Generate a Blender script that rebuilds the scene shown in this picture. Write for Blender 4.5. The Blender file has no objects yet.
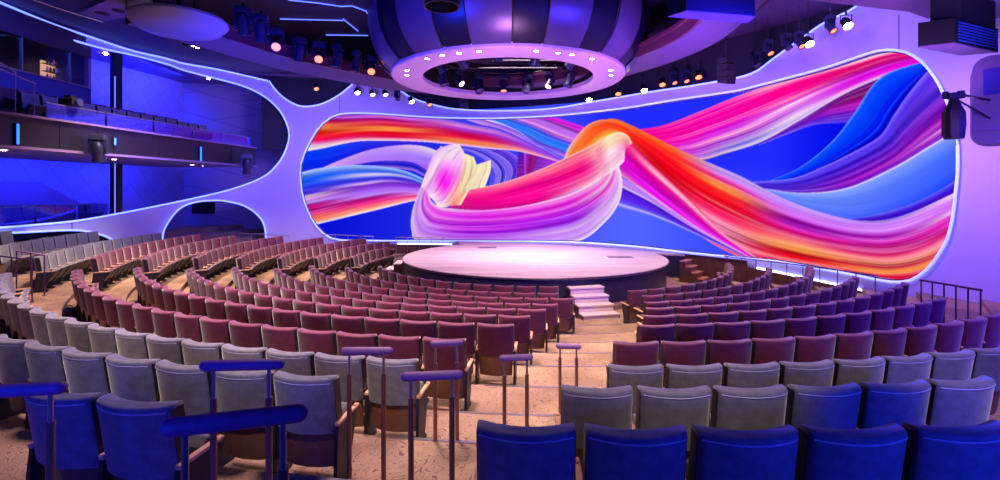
import bpy, bmesh, math, random
import numpy as np
from mathutils import Vector, Matrix, geometry
random.seed(7)
S = bpy.context.scene
COL = S.collection
PI = math.pi
CX, CY = 1.3, 19.5            # centre of the round stage and of the seating rows
EYE, FOC, UX, UY = 3.5, 500.0, 500.0, 190.0

# ------------------------------------------------------------------ helpers
def lin(c):
    return tuple(((v / 255.0) / 12.92 if v / 255.0 <= 0.04045 else ((v / 255.0 + 0.055) / 1.055) ** 2.4) for v in c)

def at(px, py, z):
    """point of the room at height z that the photograph shows at px, py"""
    y = FOC * (z - EYE) / (UY - py)
    return Vector(((px - UX) / FOC * y, y, z))

def atd(px, py, y):
    return Vector(((px - UX) / FOC * y, y, EYE + (UY - py) * y / FOC))

MATS = {}
def mat(name, rgb, rough=0.6, metal=0.0, var=0.0, vscale=20.0, sheen=0.0, bump=0.0, emit=None, estr=1.0, spec=0.5):
    if name in MATS:
        return MATS[name]
    m = bpy.data.materials.new(name); m.use_nodes = True
    nt = m.node_tree; b = nt.nodes['Principled BSDF']
    col = lin(rgb) + (1,)
    b.inputs['Base Color'].default_value = col
    b.inputs['Roughness'].default_value = rough
    b.inputs['Metallic'].default_value = metal
    b.inputs['Specular IOR Level'].default_value = spec
    if sheen:
        b.inputs['Sheen Weight'].default_value = sheen
        b.inputs['Sheen Roughness'].default_value = 0.4
    if var or bump:
        tc = nt.nodes.new('ShaderNodeTexCoord')
        n = nt.nodes.new('ShaderNodeTexNoise'); n.inputs['Scale'].default_value = vscale; n.inputs['Detail'].default_value = 6
        nt.links.new(tc.outputs['Object'], n.inputs['Vector'])
        if var:
            r = nt.nodes.new('ShaderNodeValToRGB')
            r.color_ramp.elements[0].position = 0.3; r.color_ramp.elements[1].position = 0.7
            r.color_ramp.elements[0].color = tuple(max(0, c * (1 - var)) for c in col[:3]) + (1,)
            r.color_ramp.elements[1].color = tuple(min(1, c * (1 + var)) for c in col[:3]) + (1,)
            nt.links.new(n.outputs['Fac'], r.inputs['Fac']); nt.links.new(r.outputs['Color'], b.inputs['Base Color'])
        if bump:
            bp = nt.nodes.new('ShaderNodeBump'); bp.inputs['Strength'].default_value = bump; bp.inputs['Distance'].default_value = 0.01
            nt.links.new(n.outputs['Fac'], bp.inputs['Height']); nt.links.new(bp.outputs['Normal'], b.inputs['Normal'])
    if emit:
        b.inputs['Emission Color'].default_value = lin(emit) + (1,)
        b.inputs['Emission Strength'].default_value = estr
    MATS[name] = m
    return m

class MB:
    """collects shapes that make one mesh"""
    def __init__(s): s.v = []; s.f = []
    def add(s, vs, fs):
        o = len(s.v); s.v += [tuple(v) for v in vs]; s.f += [tuple(i + o for i in f) for f in fs]; return s
    def box(s, c, d, rz=0.0, rx=0.0, taper=1.0):
        M = Matrix.Translation(c) @ Matrix.Rotation(rz, 4, 'Z') @ Matrix.Rotation(rx, 4, 'X')
        vs = []
        for z in (-1, 1):
            t = taper if z > 0 else 1.0
            for x, y in ((-1, -1), (1, -1), (1, 1), (-1, 1)):
                vs.append(M @ Vector((x * d[0] / 2 * t, y * d[1] / 2 * t, z * d[2] / 2)))
        return s.add(vs, [(3, 2, 1, 0), (4, 5, 6, 7), (0, 1, 5, 4), (1, 2, 6, 5), (2, 3, 7, 6), (3, 0, 4, 7)])
    def tube(s, pts, r, n=10, caps=True, closed=False):
        pts = [Vector(p) for p in pts]; rs = r if isinstance(r, (list, tuple)) else [r] * len(pts)
        rings = []; m = len(pts)
        up = Vector((0, 0, 1))
        for i, p in enumerate(pts):
            a = pts[(i - 1) % m] if closed else pts[max(i - 1, 0)]
            b = pts[(i + 1) % m] if closed else pts[min(i + 1, m - 1)]
            t = (b - a).normalized()
            u = t.cross(up)
            if u.length < 0.05: u = t.cross(Vector((0, 1, 0)))
            u.normalize(); w = u.cross(t).normalized()
            rings.append([p + (u * math.cos(2 * PI * k / n) + w * math.sin(2 * PI * k / n)) * rs[i] for k in range(n)])
        vs = [q for g in rings for q in g]; fs = []
        for i in range(m if closed else m - 1):
            j = (i + 1) % m
            for k in range(n):
                fs.append((i * n + k, i * n + (k + 1) % n, j * n + (k + 1) % n, j * n + k))
        if caps and not closed:
            fs.append(tuple(range(n))[::-1]); fs.append(tuple((m - 1) * n + k for k in range(n)))
        return s.add(vs, fs)
    def lathe(s, prof, n=24, M=None, a0=0.0, a1=None, caps=False):
        M = M or Matrix.Identity(4); full = a1 is None
        a1 = 2 * PI if full else a1; cnt = n if full else n + 1
        vs = [M @ Vector((r * math.cos(a0 + (a1 - a0) * k / n), r * math.sin(a0 + (a1 - a0) * k / n), z)) for r, z in prof for k in range(cnt)]
        fs = []
        for i in range(len(prof) - 1):
            for k in range(n):
                k2 = (k + 1) % cnt if full else k + 1
                fs.append((i * cnt + k, i * cnt + k2, (i + 1) * cnt + k2, (i + 1) * cnt + k))
        if caps:
            fs.append(tuple(range(cnt))[::-1]); fs.append(tuple((len(prof) - 1) * cnt + k for k in range(cnt)))
        return s.add(vs, fs)
    def prism(s, poly, z0, z1):
        n = len(poly); vs = [(x, y, z0) for x, y in poly] + [(x, y, z1) for x, y in poly]
        a = sum(poly[i][0] * poly[(i + 1) % n][1] - poly[(i + 1) % n][0] * poly[i][1] for i in range(n))
        fs = [tuple(range(n))[::-1], tuple(range(n, 2 * n))] + [(i, (i + 1) % n, n + (i + 1) % n, n + i) for i in range(n)]
        if a < 0: fs = [f[::-1] for f in fs]
        return s.add(vs, fs)
    def prism_h(s, polyf):
        """prism between two loops of 3D points"""
        lo, hi = polyf; n = len(lo)
        return s.add(list(lo) + list(hi), [tuple(range(n))[::-1], tuple(range(n, 2 * n))] + [(i, (i + 1) % n, n + (i + 1) % n, n + i) for i in range(n)])
    def build(s, name, m, parent=None, smooth=False, bevel=0.0, angle=40):
        me = bpy.data.meshes.new(name); me.from_pydata(s.v, [], s.f); me.update()
        bm = bmesh.new(); bm.from_mesh(me); bmesh.ops.recalc_face_normals(bm, faces=bm.faces); bm.to_mesh(me); bm.free()
        return link(name, me, m, parent, smooth, bevel, angle)

def link(name, me, m, parent=None, smooth=False, bevel=0.0, angle=40):
    if m is not None: me.materials.append(m)
    o = bpy.data.objects.new(name, me); COL.objects.link(o)
    if parent is not None: o.parent = parent
    if smooth:
        me.polygons.foreach_set('use_smooth', [True] * len(me.polygons))
        try:
            me.set_sharp_from_angle(angle=math.radians(angle))
        except Exception:
            pass
    if bevel:
        b = o.modifiers.new('edge', 'BEVEL'); b.width = bevel; b.segments = 2; b.limit_method = 'ANGLE'
    return o

def tag(o, label=None, cat=None, group=None, kind=None):
    if label: o['label'] = label
    if cat: o['category'] = cat
    if group: o['group'] = group
    if kind: o['kind'] = kind
    return o

def empty(name, loc=(0, 0, 0), rz=0.0):
    o = bpy.data.objects.new(name, None); COL.objects.link(o); o.location = loc; o.rotation_euler = (0, 0, rz); o.empty_display_size = 0.1
    return o

def kids(o): return [c for c in KIDS.get(o.name, [])]
KIDS = {}
def copy_tree(o, parent=None, children=None):
    c = o.copy(); COL.objects.link(c)
    if parent is not None: c.parent = parent; c.matrix_parent_inverse = o.matrix_parent_inverse.copy()
    for ch in list(o.children): copy_tree(ch, c)
    return c

def ordinal(n):
    return '%d%s' % (n, 'th' if 10 <= n % 100 <= 20 else {1: 'st', 2: 'nd', 3: 'rd'}.get(n % 10, 'th'))

def spline(pts, n):
    """Catmull-Rom through 2D/3D points, n samples evenly spaced by length"""
    P = [np.array(p, float) for p in pts]
    P = [2 * P[0] - P[1]] + P + [2 * P[-1] - P[-2]]
    out = []
    for i in range(1, len(P) - 2):
        for t in np.linspace(0, 1, 24, endpoint=False):
            a, b, c, d = P[i - 1], P[i], P[i + 1], P[i + 2]
            out.append(0.5 * (2 * b + (c - a) * t + (2 * a - 5 * b + 4 * c - d) * t * t + (3 * b - a - 3 * c + d) * t ** 3))
    out.append(P[-2]); out = np.array(out)
    d = np.concatenate([[0], np.cumsum(np.linalg.norm(np.diff(out, axis=0), axis=1))])
    q = np.linspace(0, d[-1], n)
    return np.stack([np.interp(q, d, out[:, k]) for k in range(out.shape[1])], 1)

# ------------------------------------------------------------------ materials
M_RED = mat('burgundy_velvet', (88, 14, 50), 0.75, var=0.25, vscale=14, sheen=0.5, bump=0.15)
M_GREY = mat('grey_velvet', (98, 96, 107), 0.8, var=0.22, vscale=14, sheen=0.5, bump=0.15)
M_WOODP = mat('brown_veneer', (118, 76, 58), 0.45, var=0.25, vscale=6)
M_ARM = mat('beech_armrest', (205, 158, 120), 0.4, var=0.15, vscale=9)
M_DARK = mat('dark_metal', (26, 24, 34), 0.5, var=0.1)
M_PIPE = mat('grey_piping', (170, 165, 178), 0.7)
M_BLACK = mat('matt_black', (9, 9, 13), 0.6)
M_STEEL = mat('brushed_steel', (175, 170, 180), 0.32, 0.9)
M_BRASS = mat('bronze_post', (150, 112, 104), 0.35, 0.8)
M_GRIP = mat('purple_grip', (116, 74, 128), 0.55, var=0.12, vscale=30)
M_WALL = mat('white_moulded_wall', (186, 180, 214), 0.5)
M_NAVY = mat('navy_panel', (20, 22, 66), 0.45)
M_CEIL = mat('dark_ceiling', (16, 15, 36), 0.7)
M_SOFFW = mat('wide_soffit', (70, 50, 92), 0.55)
M_SOFFIT = mat('mauve_soffit', (118, 92, 140), 0.55)
M_SOFF2 = mat('dark_mauve_soffit', (50, 36, 66), 0.6)
M_DADO = mat('walnut_dado', (92, 54, 44), 0.5, var=0.3, vscale=4)
M_BLUEWALL = mat('upholstered_wall', (120, 112, 150), 0.7, var=0.12, vscale=3)
M_FASCIA = mat('balcony_fascia', (17, 13, 30), 0.45)
M_DOME_A = mat('canopy_panel_dark', (24, 22, 52), 0.35, 0.3)
M_DOME_B = mat('canopy_panel_light', (88, 74, 118), 0.32, 0.3)
M_RING = mat('canopy_ring_white', (205, 178, 215), 0.5)
M_LED = mat('led_strip', (200, 220, 255), emit=(98, 118, 255), estr=2.6)
M_BANDGLOW = mat('added_band_glow', (220, 230, 255), emit=(190, 205, 255), estr=5)  # added glow for the wall band over the dado
M_LEDB = mat('blue_led_strip', (60, 120, 255), emit=(26, 78, 255), estr=5)
M_LEDT = mat('thin_led_line', (120, 140, 255), emit=(90, 110, 255), estr=2.2)
M_LAMP = mat('downlight_lens', (255, 235, 210), emit=(255, 222, 190), estr=60)
M_WARM = mat('warm_lens', (255, 170, 110), emit=(255, 120, 55), estr=2.6)
M_PINKL = mat('pink_lens', (255, 190, 200), emit=(255, 190, 205), estr=8)

def wood_deck():
    m = bpy.data.materials.new('stage_deck'); m.use_nodes = True; nt = m.node_tree; b = nt.nodes['Principled BSDF']
    tc = nt.nodes.new('ShaderNodeTexCoord'); mp = nt.nodes.new('ShaderNodeMapping'); mp.inputs['Scale'].default_value = (0.35, 5.0, 1)
    n = nt.nodes.new('ShaderNodeTexNoise'); n.inputs['Scale'].default_value = 1.4; n.inputs['Detail'].default_value = 9; n.inputs['Roughness'].default_value = 0.7
    r = nt.nodes.new('ShaderNodeValToRGB')
    e = r.color_ramp.elements
    e[0].position = 0.28; e[0].color = lin((150, 118, 128)) + (1,); e[1].position = 0.7; e[1].color = lin((226, 205, 210)) + (1,)
    w = nt.nodes.new('ShaderNodeTexBrick'); w.inputs['Scale'].default_value = 1.0; w.inputs['Mortar Size'].default_value = 0.006
    w.inputs['Color1'].default_value = (1, 1, 1, 1); w.inputs['Color2'].default_value = (0.86, 0.84, 0.86, 1); w.inputs['Mortar'].default_value = (0.6, 0.55, 0.58, 1)
    w.inputs['Brick Width'].default_value = 2.4; w.inputs['Row Height'].default_value = 0.15
    mx = nt.nodes.new('ShaderNodeMix'); mx.data_type = 'RGBA'; mx.blend_type = 'MULTIPLY'; mx.inputs['Factor'].default_value = 0.7
    nt.links.new(tc.outputs['Object'], mp.inputs['Vector']); nt.links.new(mp.outputs['Vector'], n.inputs['Vector'])
    nt.links.new(n.outputs['Fac'], r.inputs['Fac']); nt.links.new(tc.outputs['Object'], w.inputs['Vector'])
    nt.links.new(r.outputs['Color'], mx.inputs['A']); nt.links.new(w.outputs['Color'], mx.inputs['B'])
    nt.links.new(mx.outputs['Result'], b.inputs['Base Color']); b.inputs['Roughness'].default_value = 0.42
    return m
M_DECK = wood_deck()

def carpet():
    m = bpy.data.materials.new('patterned_carpet'); m.use_nodes = True; nt = m.node_tree; b = nt.nodes['Principled BSDF']
    tc = nt.nodes.new('ShaderNodeTexCoord')
    n1 = nt.nodes.new('ShaderNodeTexNoise'); n1.inputs['Scale'].default_value = 3.4; n1.inputs['Detail'].default_value = 1.5; n1.inputs['Distortion'].default_value = 1.6
    w = nt.nodes.new('ShaderNodeMath'); w.operation = 'MULTIPLY'; w.inputs[1].default_value = 11.0
    fr = nt.nodes.new('ShaderNodeMath'); fr.operation = 'PINGPONG'; fr.inputs[1].default_value = 0.5
    r = nt.nodes.new('ShaderNodeValToRGB'); e = r.color_ramp.elements
    e[0].position = 0.03; e[0].color = lin((108, 80, 82)) + (1,); e[1].position = 0.13; e[1].color = lin((160, 133, 110)) + (1,)
    n2 = nt.nodes.new('ShaderNodeTexNoise'); n2.inputs['Scale'].default_value = 0.9; n2.inputs['Detail'].default_value = 3
    r2 = nt.nodes.new('ShaderNodeValToRGB'); e2 = r2.color_ramp.elements
    e2[0].position = 0.4; e2[0].color = (0.55, 0.5, 0.55, 1); e2[1].position = 0.62; e2[1].color = (1, 1, 1, 1)
    mx = nt.nodes.new('ShaderNodeMix'); mx.data_type = 'RGBA'; mx.blend_type = 'MULTIPLY'; mx.inputs['Factor'].default_value = 0.8
    L = nt.links.new
    L(tc.outputs['Object'], n1.inputs['Vector']); L(tc.outputs['Object'], n2.inputs['Vector'])
    L(n1.outputs['Fac'], w.inputs[0]); L(w.outputs[0], fr.inputs[0]); L(fr.outputs[0], r.inputs['Fac'])
    L(n2.outputs['Fac'], r2.inputs['Fac']); L(r.outputs['Color'], mx.inputs['A']); L(r2.outputs['Color'], mx.inputs['B'])
    L(mx.outputs['Result'], b.inputs['Base Color']); b.inputs['Roughness'].default_value = 0.95; b.inputs['Specular IOR Level'].default_value = 0.1
    return m
M_CARPET = carpet()

def glass_mat():
    m = bpy.data.materials.new('balcony_glass'); m.use_nodes = True; nt = m.node_tree
    b = nt.nodes['Principled BSDF']; out = nt.nodes['Material Output']
    b.inputs['Base Color'].default_value = lin((88, 84, 235)) + (1,); b.inputs['Roughness'].default_value = 0.06
    b.inputs['Metallic'].default_value = 0.6
    t = nt.nodes.new('ShaderNodeBsdfTransparent'); mx = nt.nodes.new('ShaderNodeMixShader'); mx.inputs['Fac'].default_value = 0.42
    nt.links.new(t.outputs[0], mx.inputs[1]); nt.links.new(b.outputs[0], mx.inputs[2]); nt.links.new(mx.outputs[0], out.inputs['Surface'])
    return m
M_GLASS = glass_mat()
def clear_glass():
    m = bpy.data.materials.new('clear_glass'); m.use_nodes = True; nt = m.node_tree; out = nt.nodes['Material Output']; nt.nodes.remove(nt.nodes['Principled BSDF'])
    t = nt.nodes.new('ShaderNodeBsdfTransparent'); g = nt.nodes.new('ShaderNodeBsdfGlossy'); g.inputs['Roughness'].default_value = 0.03; mx = nt.nodes.new('ShaderNodeMixShader'); mx.inputs['Fac'].default_value = 0.06
    nt.links.new(t.outputs[0], mx.inputs[1]); nt.links.new(g.outputs[0], mx.inputs[2]); nt.links.new(mx.outputs[0], out.inputs['Surface']); return m
M_CLEAR = clear_glass()
# ------------------------------------------------------------------ camera
cam = bpy.data.cameras.new('camera'); cam.sensor_width = 36; cam.lens = 18; cam.shift_y = -0.05; cam.clip_end = 200; cam.clip_start = 0.05
co = bpy.data.objects.new('camera', cam); COL.objects.link(co); co.location = (0, 0, EYE); co.rotation_euler = (PI / 2, 0, 0)
S.camera = co

# ------------------------------------------------------------------ the curved wall's plan
WCX, WCY, WR = -5.8, 7.2, 18.3
def wall_path():
    pre = spline([(-16.4, 6), (-16.35, 9), (-16.2, 12), (-15.9, 15.6), (-15.2, 19.0), (-14.0, 22.2), (-12.06, 24.4), (-11.3, 24.66)], 60)[:-4]
    pts = [tuple(p) for p in pre]
    for k in range(-18, 122, 1):
        a = math.radians(k); pts.append((WCX + WR * math.sin(a), WCY + WR * math.cos(a)))
    return np.array(pts)
WP = wall_path()
WS = np.concatenate([[0], np.cumsum(np.linalg.norm(np.diff(WP, axis=0), axis=1))])
def wall_xy(s, off=0.0):
    i = int(min(max(np.searchsorted(WS, s) - 1, 0), len(WS) - 2))
    t = (s - WS[i]) / (WS[i + 1] - WS[i]); a, b = WP[i], WP[i + 1]; p = a + (b - a) * t
    d0 = WP[min(i + 1, len(WP) - 1)] - WP[max(i - 1, 0)]; d1 = WP[min(i + 2, len(WP) - 1)] - WP[i]
    d = d0 * (1 - t) + d1 * t
    d = d / np.linalg.norm(d)
    return p[0] + d[1] * off, p[1] - d[0] * off       # positive off: into the room
def wall_sz(px, py):
    """where a sight line meets the wall: (length along it, height)"""
    kx = (px - UX) / FOC; best = None
    for i in range(len(WP) - 1):
        a, b = WP[i], WP[i + 1]
        fa, fb = a[0] - kx * a[1], b[0] - kx * b[1]
        if (fa <= 0 < fb) or (fb <= 0 < fa):
            t = fa / (fa - fb); y = a[1] + (b[1] - a[1]) * t
            if y > 0.5 and (best is None or y < best[0]): best = (y, WS[i] + (WS[i + 1] - WS[i]) * t)
    y, s = best
    return s, EYE + (UY - py) * y / FOC
def wall_line(pts, n=None):
    q = spline(pts, n or 10 * len(pts)); return [wall_sz(x, y) for x, y in q]

TOP = [(-40, -14), (0, 3.6), (50, 24), (100, 41), (130, 50.7), (166, 59), (181, 63.4), (218, 70), (268, 81.3)]
SCALLOP = [(269, 81.3), (273.5, 87.5), (281, 95.5), (290, 102), (301, 106.5), (313, 106.2), (325, 103), (339, 95.5), (353, 84.6)]
TOP2 = [(354, 84.4), (376, 82), (398, 89.5), (412, 98), (430, 104), (457, 109.5), (500, 111), (550, 109), (600, 101), (650, 92.5), (700, 85), (750, 75), (775, 59), (800, 41), (825, 24), (850, 12), (866, 2), (885, -4), (900, -8), (960, -10), (1040, -16)]
HOLE = [(-40, 5), (0, 16.8), (50, 34), (100, 48.5), (130, 55), (166, 64.5), (183, 70.6), (218, 79.5), (243, 86.5), (263, 96), (279, 109.6), (287.6, 125.5), (289.3, 138), (285, 152.5), (277, 165), (262, 177.5), (230, 189.5), (180, 201), (130, 211), (89, 218.6), (58, 222.7), (0, 227.4), (-40, 229)]
ARCHA = [(-40, 233), (0, 233), (29, 231.8), (58, 230.3), (76, 230.3), (87.5, 231.8), (99, 234.7), (108, 238.3), (116, 246), (117, 262)]
ARCHB = [(160.5, 254), (161, 240), (162.5, 230), (170, 217.5), (180, 207.5), (195, 202), (215, 200.3), (230, 202), (245, 206.2), (257.5, 215), (264, 225), (266, 240), (266, 254)]
SCREEN = [(301.5, 173), (303, 190), (307, 205.4), (315, 222), (325, 233), (338, 238.6), (365, 239.2), (400, 239.6), (500, 240), (575, 241), (640, 245.5), (687, 251), (748, 257), (778, 260), (822, 267), (860, 274), (880, 278), (896, 280), (911, 278.6), (924, 271), (933, 262), (941.7, 249), (947, 240), (952.5, 220), (956, 192), (958, 170), (957.5, 140), (953, 118), (946, 100), (937.5, 82.5), (924, 65), (910, 55.5), (895, 52.2), (875, 54), (825, 70), (750, 89.5), (737, 92.5), (675, 101.5), (625, 109.5), (562, 116.3), (500, 119.3), (437, 118.7), (380, 115), (350, 114.5), (334, 117.3), (320, 128.5), (308.5, 147.6), (302.5, 163)]

def densify(poly, step=0.25):
    out = []
    for i in range(len(poly)):
        a, b = np.array(poly[i]), np.array(poly[(i + 1) % len(poly)]); k = max(1, int(np.linalg.norm(b - a) / step))
        out += [tuple(a + (b - a) * j / k) for j in range(k)]
    return out
def inside(p, poly):
    x, y = p; c = False; n = len(poly); j = n - 1
    for i in range(n):
        xi, yi = poly[i]; xj, yj = poly[j]
        if (yi > y) != (yj > y) and x < (xj - xi) * (y - yi) / (yj - yi) + xi: c = not c
        j = i
    return c

screen_sz = wall_line(SCREEN + [SCREEN[0]], 170)[:-1]
hole_sz = wall_line(HOLE, 110); archa_sz = wall_line(ARCHA, 40); archb_sz = wall_line(ARCHB, 60)
top_sz = wall_line(TOP, 50) + wall_line(SCALLOP, 40) + wall_line(TOP2, 120)
s_l, s_r = top_sz[0][0] - 0.6, top_sz[-1][0]
outer = [(s_l, -0.3)] + [(s_l, top_sz[0][1])] + top_sz + [(s_r, -0.3)]

def curved_sheet(name, outer, holes, thick, m, off=0.0, grid=0.5):
    """sheet on the wall's curve with openings, THICK deep towards the outside"""
    loops = [densify(outer)] + [densify(h) for h in holes]
    vs, es = [], []
    for lp in loops:
        o = len(vs); vs += [Vector(p) for p in lp]; es += [(o + i, o + (i + 1) % len(lp)) for i in range(len(lp))]
    ss = [p[0] for p in outer]; zs = [p[1] for p in outer]
    g = np.arange(min(ss), max(ss), grid); h = np.arange(min(zs), max(zs), grid)
    for a in g:
        for b in h:
            if inside((a, b), outer) and not any(inside((a, b), q) for q in holes): vs.append(Vector((a + random.uniform(-.03, .03), b + random.uniform(-.03, .03))))
    V, E, F, *_ = geometry.delaunay_2d_cdt(vs, es, [], 0, 1e-5)
    F2 = []
    for f in F:
        c = sum((V[i] for i in f), Vector((0, 0))) / len(f)
        if inside(c, outer) and not any(inside(c, q) for q in holes): F2.append(tuple(f))
    n = len(V); P = []
    for d in (off, off - thick):
        for v in V:
            x, y = wall_xy(v[0], d); P.append((x, y, v[1]))
    cnt = {}
    for f in F2:
        for i in range(len(f)):
            e = (f[i], f[(i + 1) % len(f)]); cnt[frozenset(e)] = cnt.get(frozenset(e), []) + [e]
    faces = [f for f in F2] + [tuple(i + n for i in f[::-1]) for f in F2]
    for k, l in cnt.items():
        if len(l) == 1: a, b = l[0]; faces.append((b, a, a + n, b + n))
    mb = MB(); mb.add(P, faces)
    return mb.build(name, m, smooth=True, angle=35)

wall = tag(curved_sheet('wall_back', outer, [hole_sz, archa_sz, archb_sz, screen_sz], 0.14, M_WALL), kind='structure')

# thin black rim round the screen and glowing strips along the moulded edges
def wall_tube(name, sz, r, m, off, closed=False):
    mb = MB(); mb.tube([wall_xy(s, off) + (z,) for s, z in sz], r, 8, closed=closed)
    return mb.build(name, m, smooth=True)
tag(wall_tube('trim_1', screen_sz, 0.014, M_BLACK, 0.0, True), kind='structure')
ledid = 2
def grow(sz, d):
    """move an outline outwards by d"""
    c = []
    n = len(sz)
    area = sum(sz[i][0] * sz[(i + 1) % n][1] - sz[(i + 1) % n][0] * sz[i][1] for i in range(n))
    sg = 1 if area > 0 else -1
    for i in range(n):
        a, b = sz[i - 1], sz[(i + 1) % n]; t = np.array(b) - np.array(a); t /= (np.linalg.norm(t) + 1e-9)
        c.append((sz[i][0] + sg * t[1] * d, sz[i][1] - sg * t[0] * d))
    return c
for sz, cl in ((grow(screen_sz, 0.05), True), (hole_sz, False), (archb_sz, False), (archa_sz, False), (wall_line(TOP, 50), False), (wall_line(SCALLOP, 40), False), (wall_line(TOP2[1:], 120), False)):
    tag(wall_tube('trim_%d' % ledid, sz, 0.036, M_LED, 0.10, cl), kind='structure'); ledid += 1
for a, b in (((272, 84), (263.5, 95.5)), ((339.5, 96), (339.5, 116)), ((899, 14), (899, 52)), ((72, 222), (72, 230))):
    sz = wall_line([a, b], 6)
    tag(wall_tube('trim_%d' % ledid, sz, 0.012, M_NAVY, 0.0), kind='structure'); ledid += 1

# timber dado below the screen, following the wall
def dado(name, p0, p1, t0, t1, zb):
    (s0, _), (s1, _) = wall_sz(p0, 260), wall_sz(p1, 260)
    mb = MB(); n = 40; vs = []
    for i in range(n + 1):
        s = s0 + (s1 - s0) * i / n; zt = t0 + (t1 - t0) * i / n
        for off, z in ((0.01, zb), (0.09, zb), (0.09, zt), (0.01, zt)):
            vs.append(wall_xy(s, off) + (z,))
    fs = [(i * 4 + k, i * 4 + (k + 1) % 4, i * 4 + 4 + (k + 1) % 4, i * 4 + 4 + k) for i in range(n) for k in range(4)] + [(3, 2, 1, 0), tuple(n * 4 + k for k in range(4))]
    mb.add(vs, fs)
    return tag(mb.build(name, M_DADO), kind='structure')
for a, b, za, zb in ((757, 924, 0.735, 0.42), (398, 452, 0.76, 0.76)):
    (s0, _), (s1, _) = wall_sz(a, 260), wall_sz(b, 260)
    tag(wall_tube('trim_%d' % ledid, [(s0 + (s1 - s0) * t, za + (zb - za) * t) for t in np.linspace(0, 1, 30)], 0.03, M_BANDGLOW, 0.06), kind='structure'); ledid += 1  # glow strip added to brighten the white band above the dado
dado('baseboard_screen', 748, 925, 0.72, 0.40, -0.2)
dado('baseboard_side', 925.5, 1035, 0.40, 0.34, -0.2)
dado('baseboard_stage', 300, 460, 0.74, 0.74, -0.2)
dado('baseboard_ledge', 683, 747.5, 0.95, 0.95, -0.2)

# ------------------------------------------------------------------ picture on the big LED screen
K = 3
X0, X1, Y0, Y1 = 290, 970, 40, 292
CW, CH = (X1 - X0) * K, (Y1 - Y0) * K
canvas = np.zeros((CH, CW, 3))
yy, xx = np.mgrid[0:CH, 0:CW]; xx = xx / K + X0; yy = yy / K + Y0
def mixc(a, b, t): return np.array(a, float) + (np.array(b, float) - np.array(a, float)) * t[..., None]
t = np.clip((xx - 330) / 290, 0, 1); canvas[:] = mixc((8, 16, 215), (82, 100, 255), t)
t = np.clip((xx - 640) / 120, 0, 1); canvas = canvas * (1 - t[..., None]) + np.array((44, 60, 255.)) * t[..., None]
up = np.clip((195 - yy) / 30, 0, 1) * np.clip((xx - 540) / 60, 0, 1); t = up
canvas = canvas * (1 - t[..., None]) + np.array((34, 44, 250.)) * t[..., None]
t = up * np.clip((xx - 770) / 60, 0, 1); canvas = canvas * (1 - t[..., None]) + np.array((4, 14, 235.)) * t[..., None]
rng = np.random.RandomState(5)
def noise1(x, seed, f):
    tab = np.random.RandomState(seed).rand(512) * 2 - 1
    q = (x * f) % 511; i = q.astype(int); w = q - i; w = w * w * (3 - 2 * w)
    return tab[i] * (1 - w) + tab[i + 1] * w
LAYER = [0]
LV, LC, PU, VI, MG, HM, HP, CR, RD, OR, SA, PK, PW, CM, BL, DB, LB, DM, DR = (190, 140, 250), (205, 110, 255), (135, 5, 200), (80, 40, 235), (222, 15, 205), (245, 30, 245), (255, 0, 150), (222, 0, 70), (255, 0, 32), (250, 142, 62), (250, 112, 110), (255, 150, 195), (255, 228, 246), (252, 240, 186), (0, 60, 255), (12, 16, 200), (90, 140, 255), (140, 0, 110), (175, 15, 20)
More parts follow.
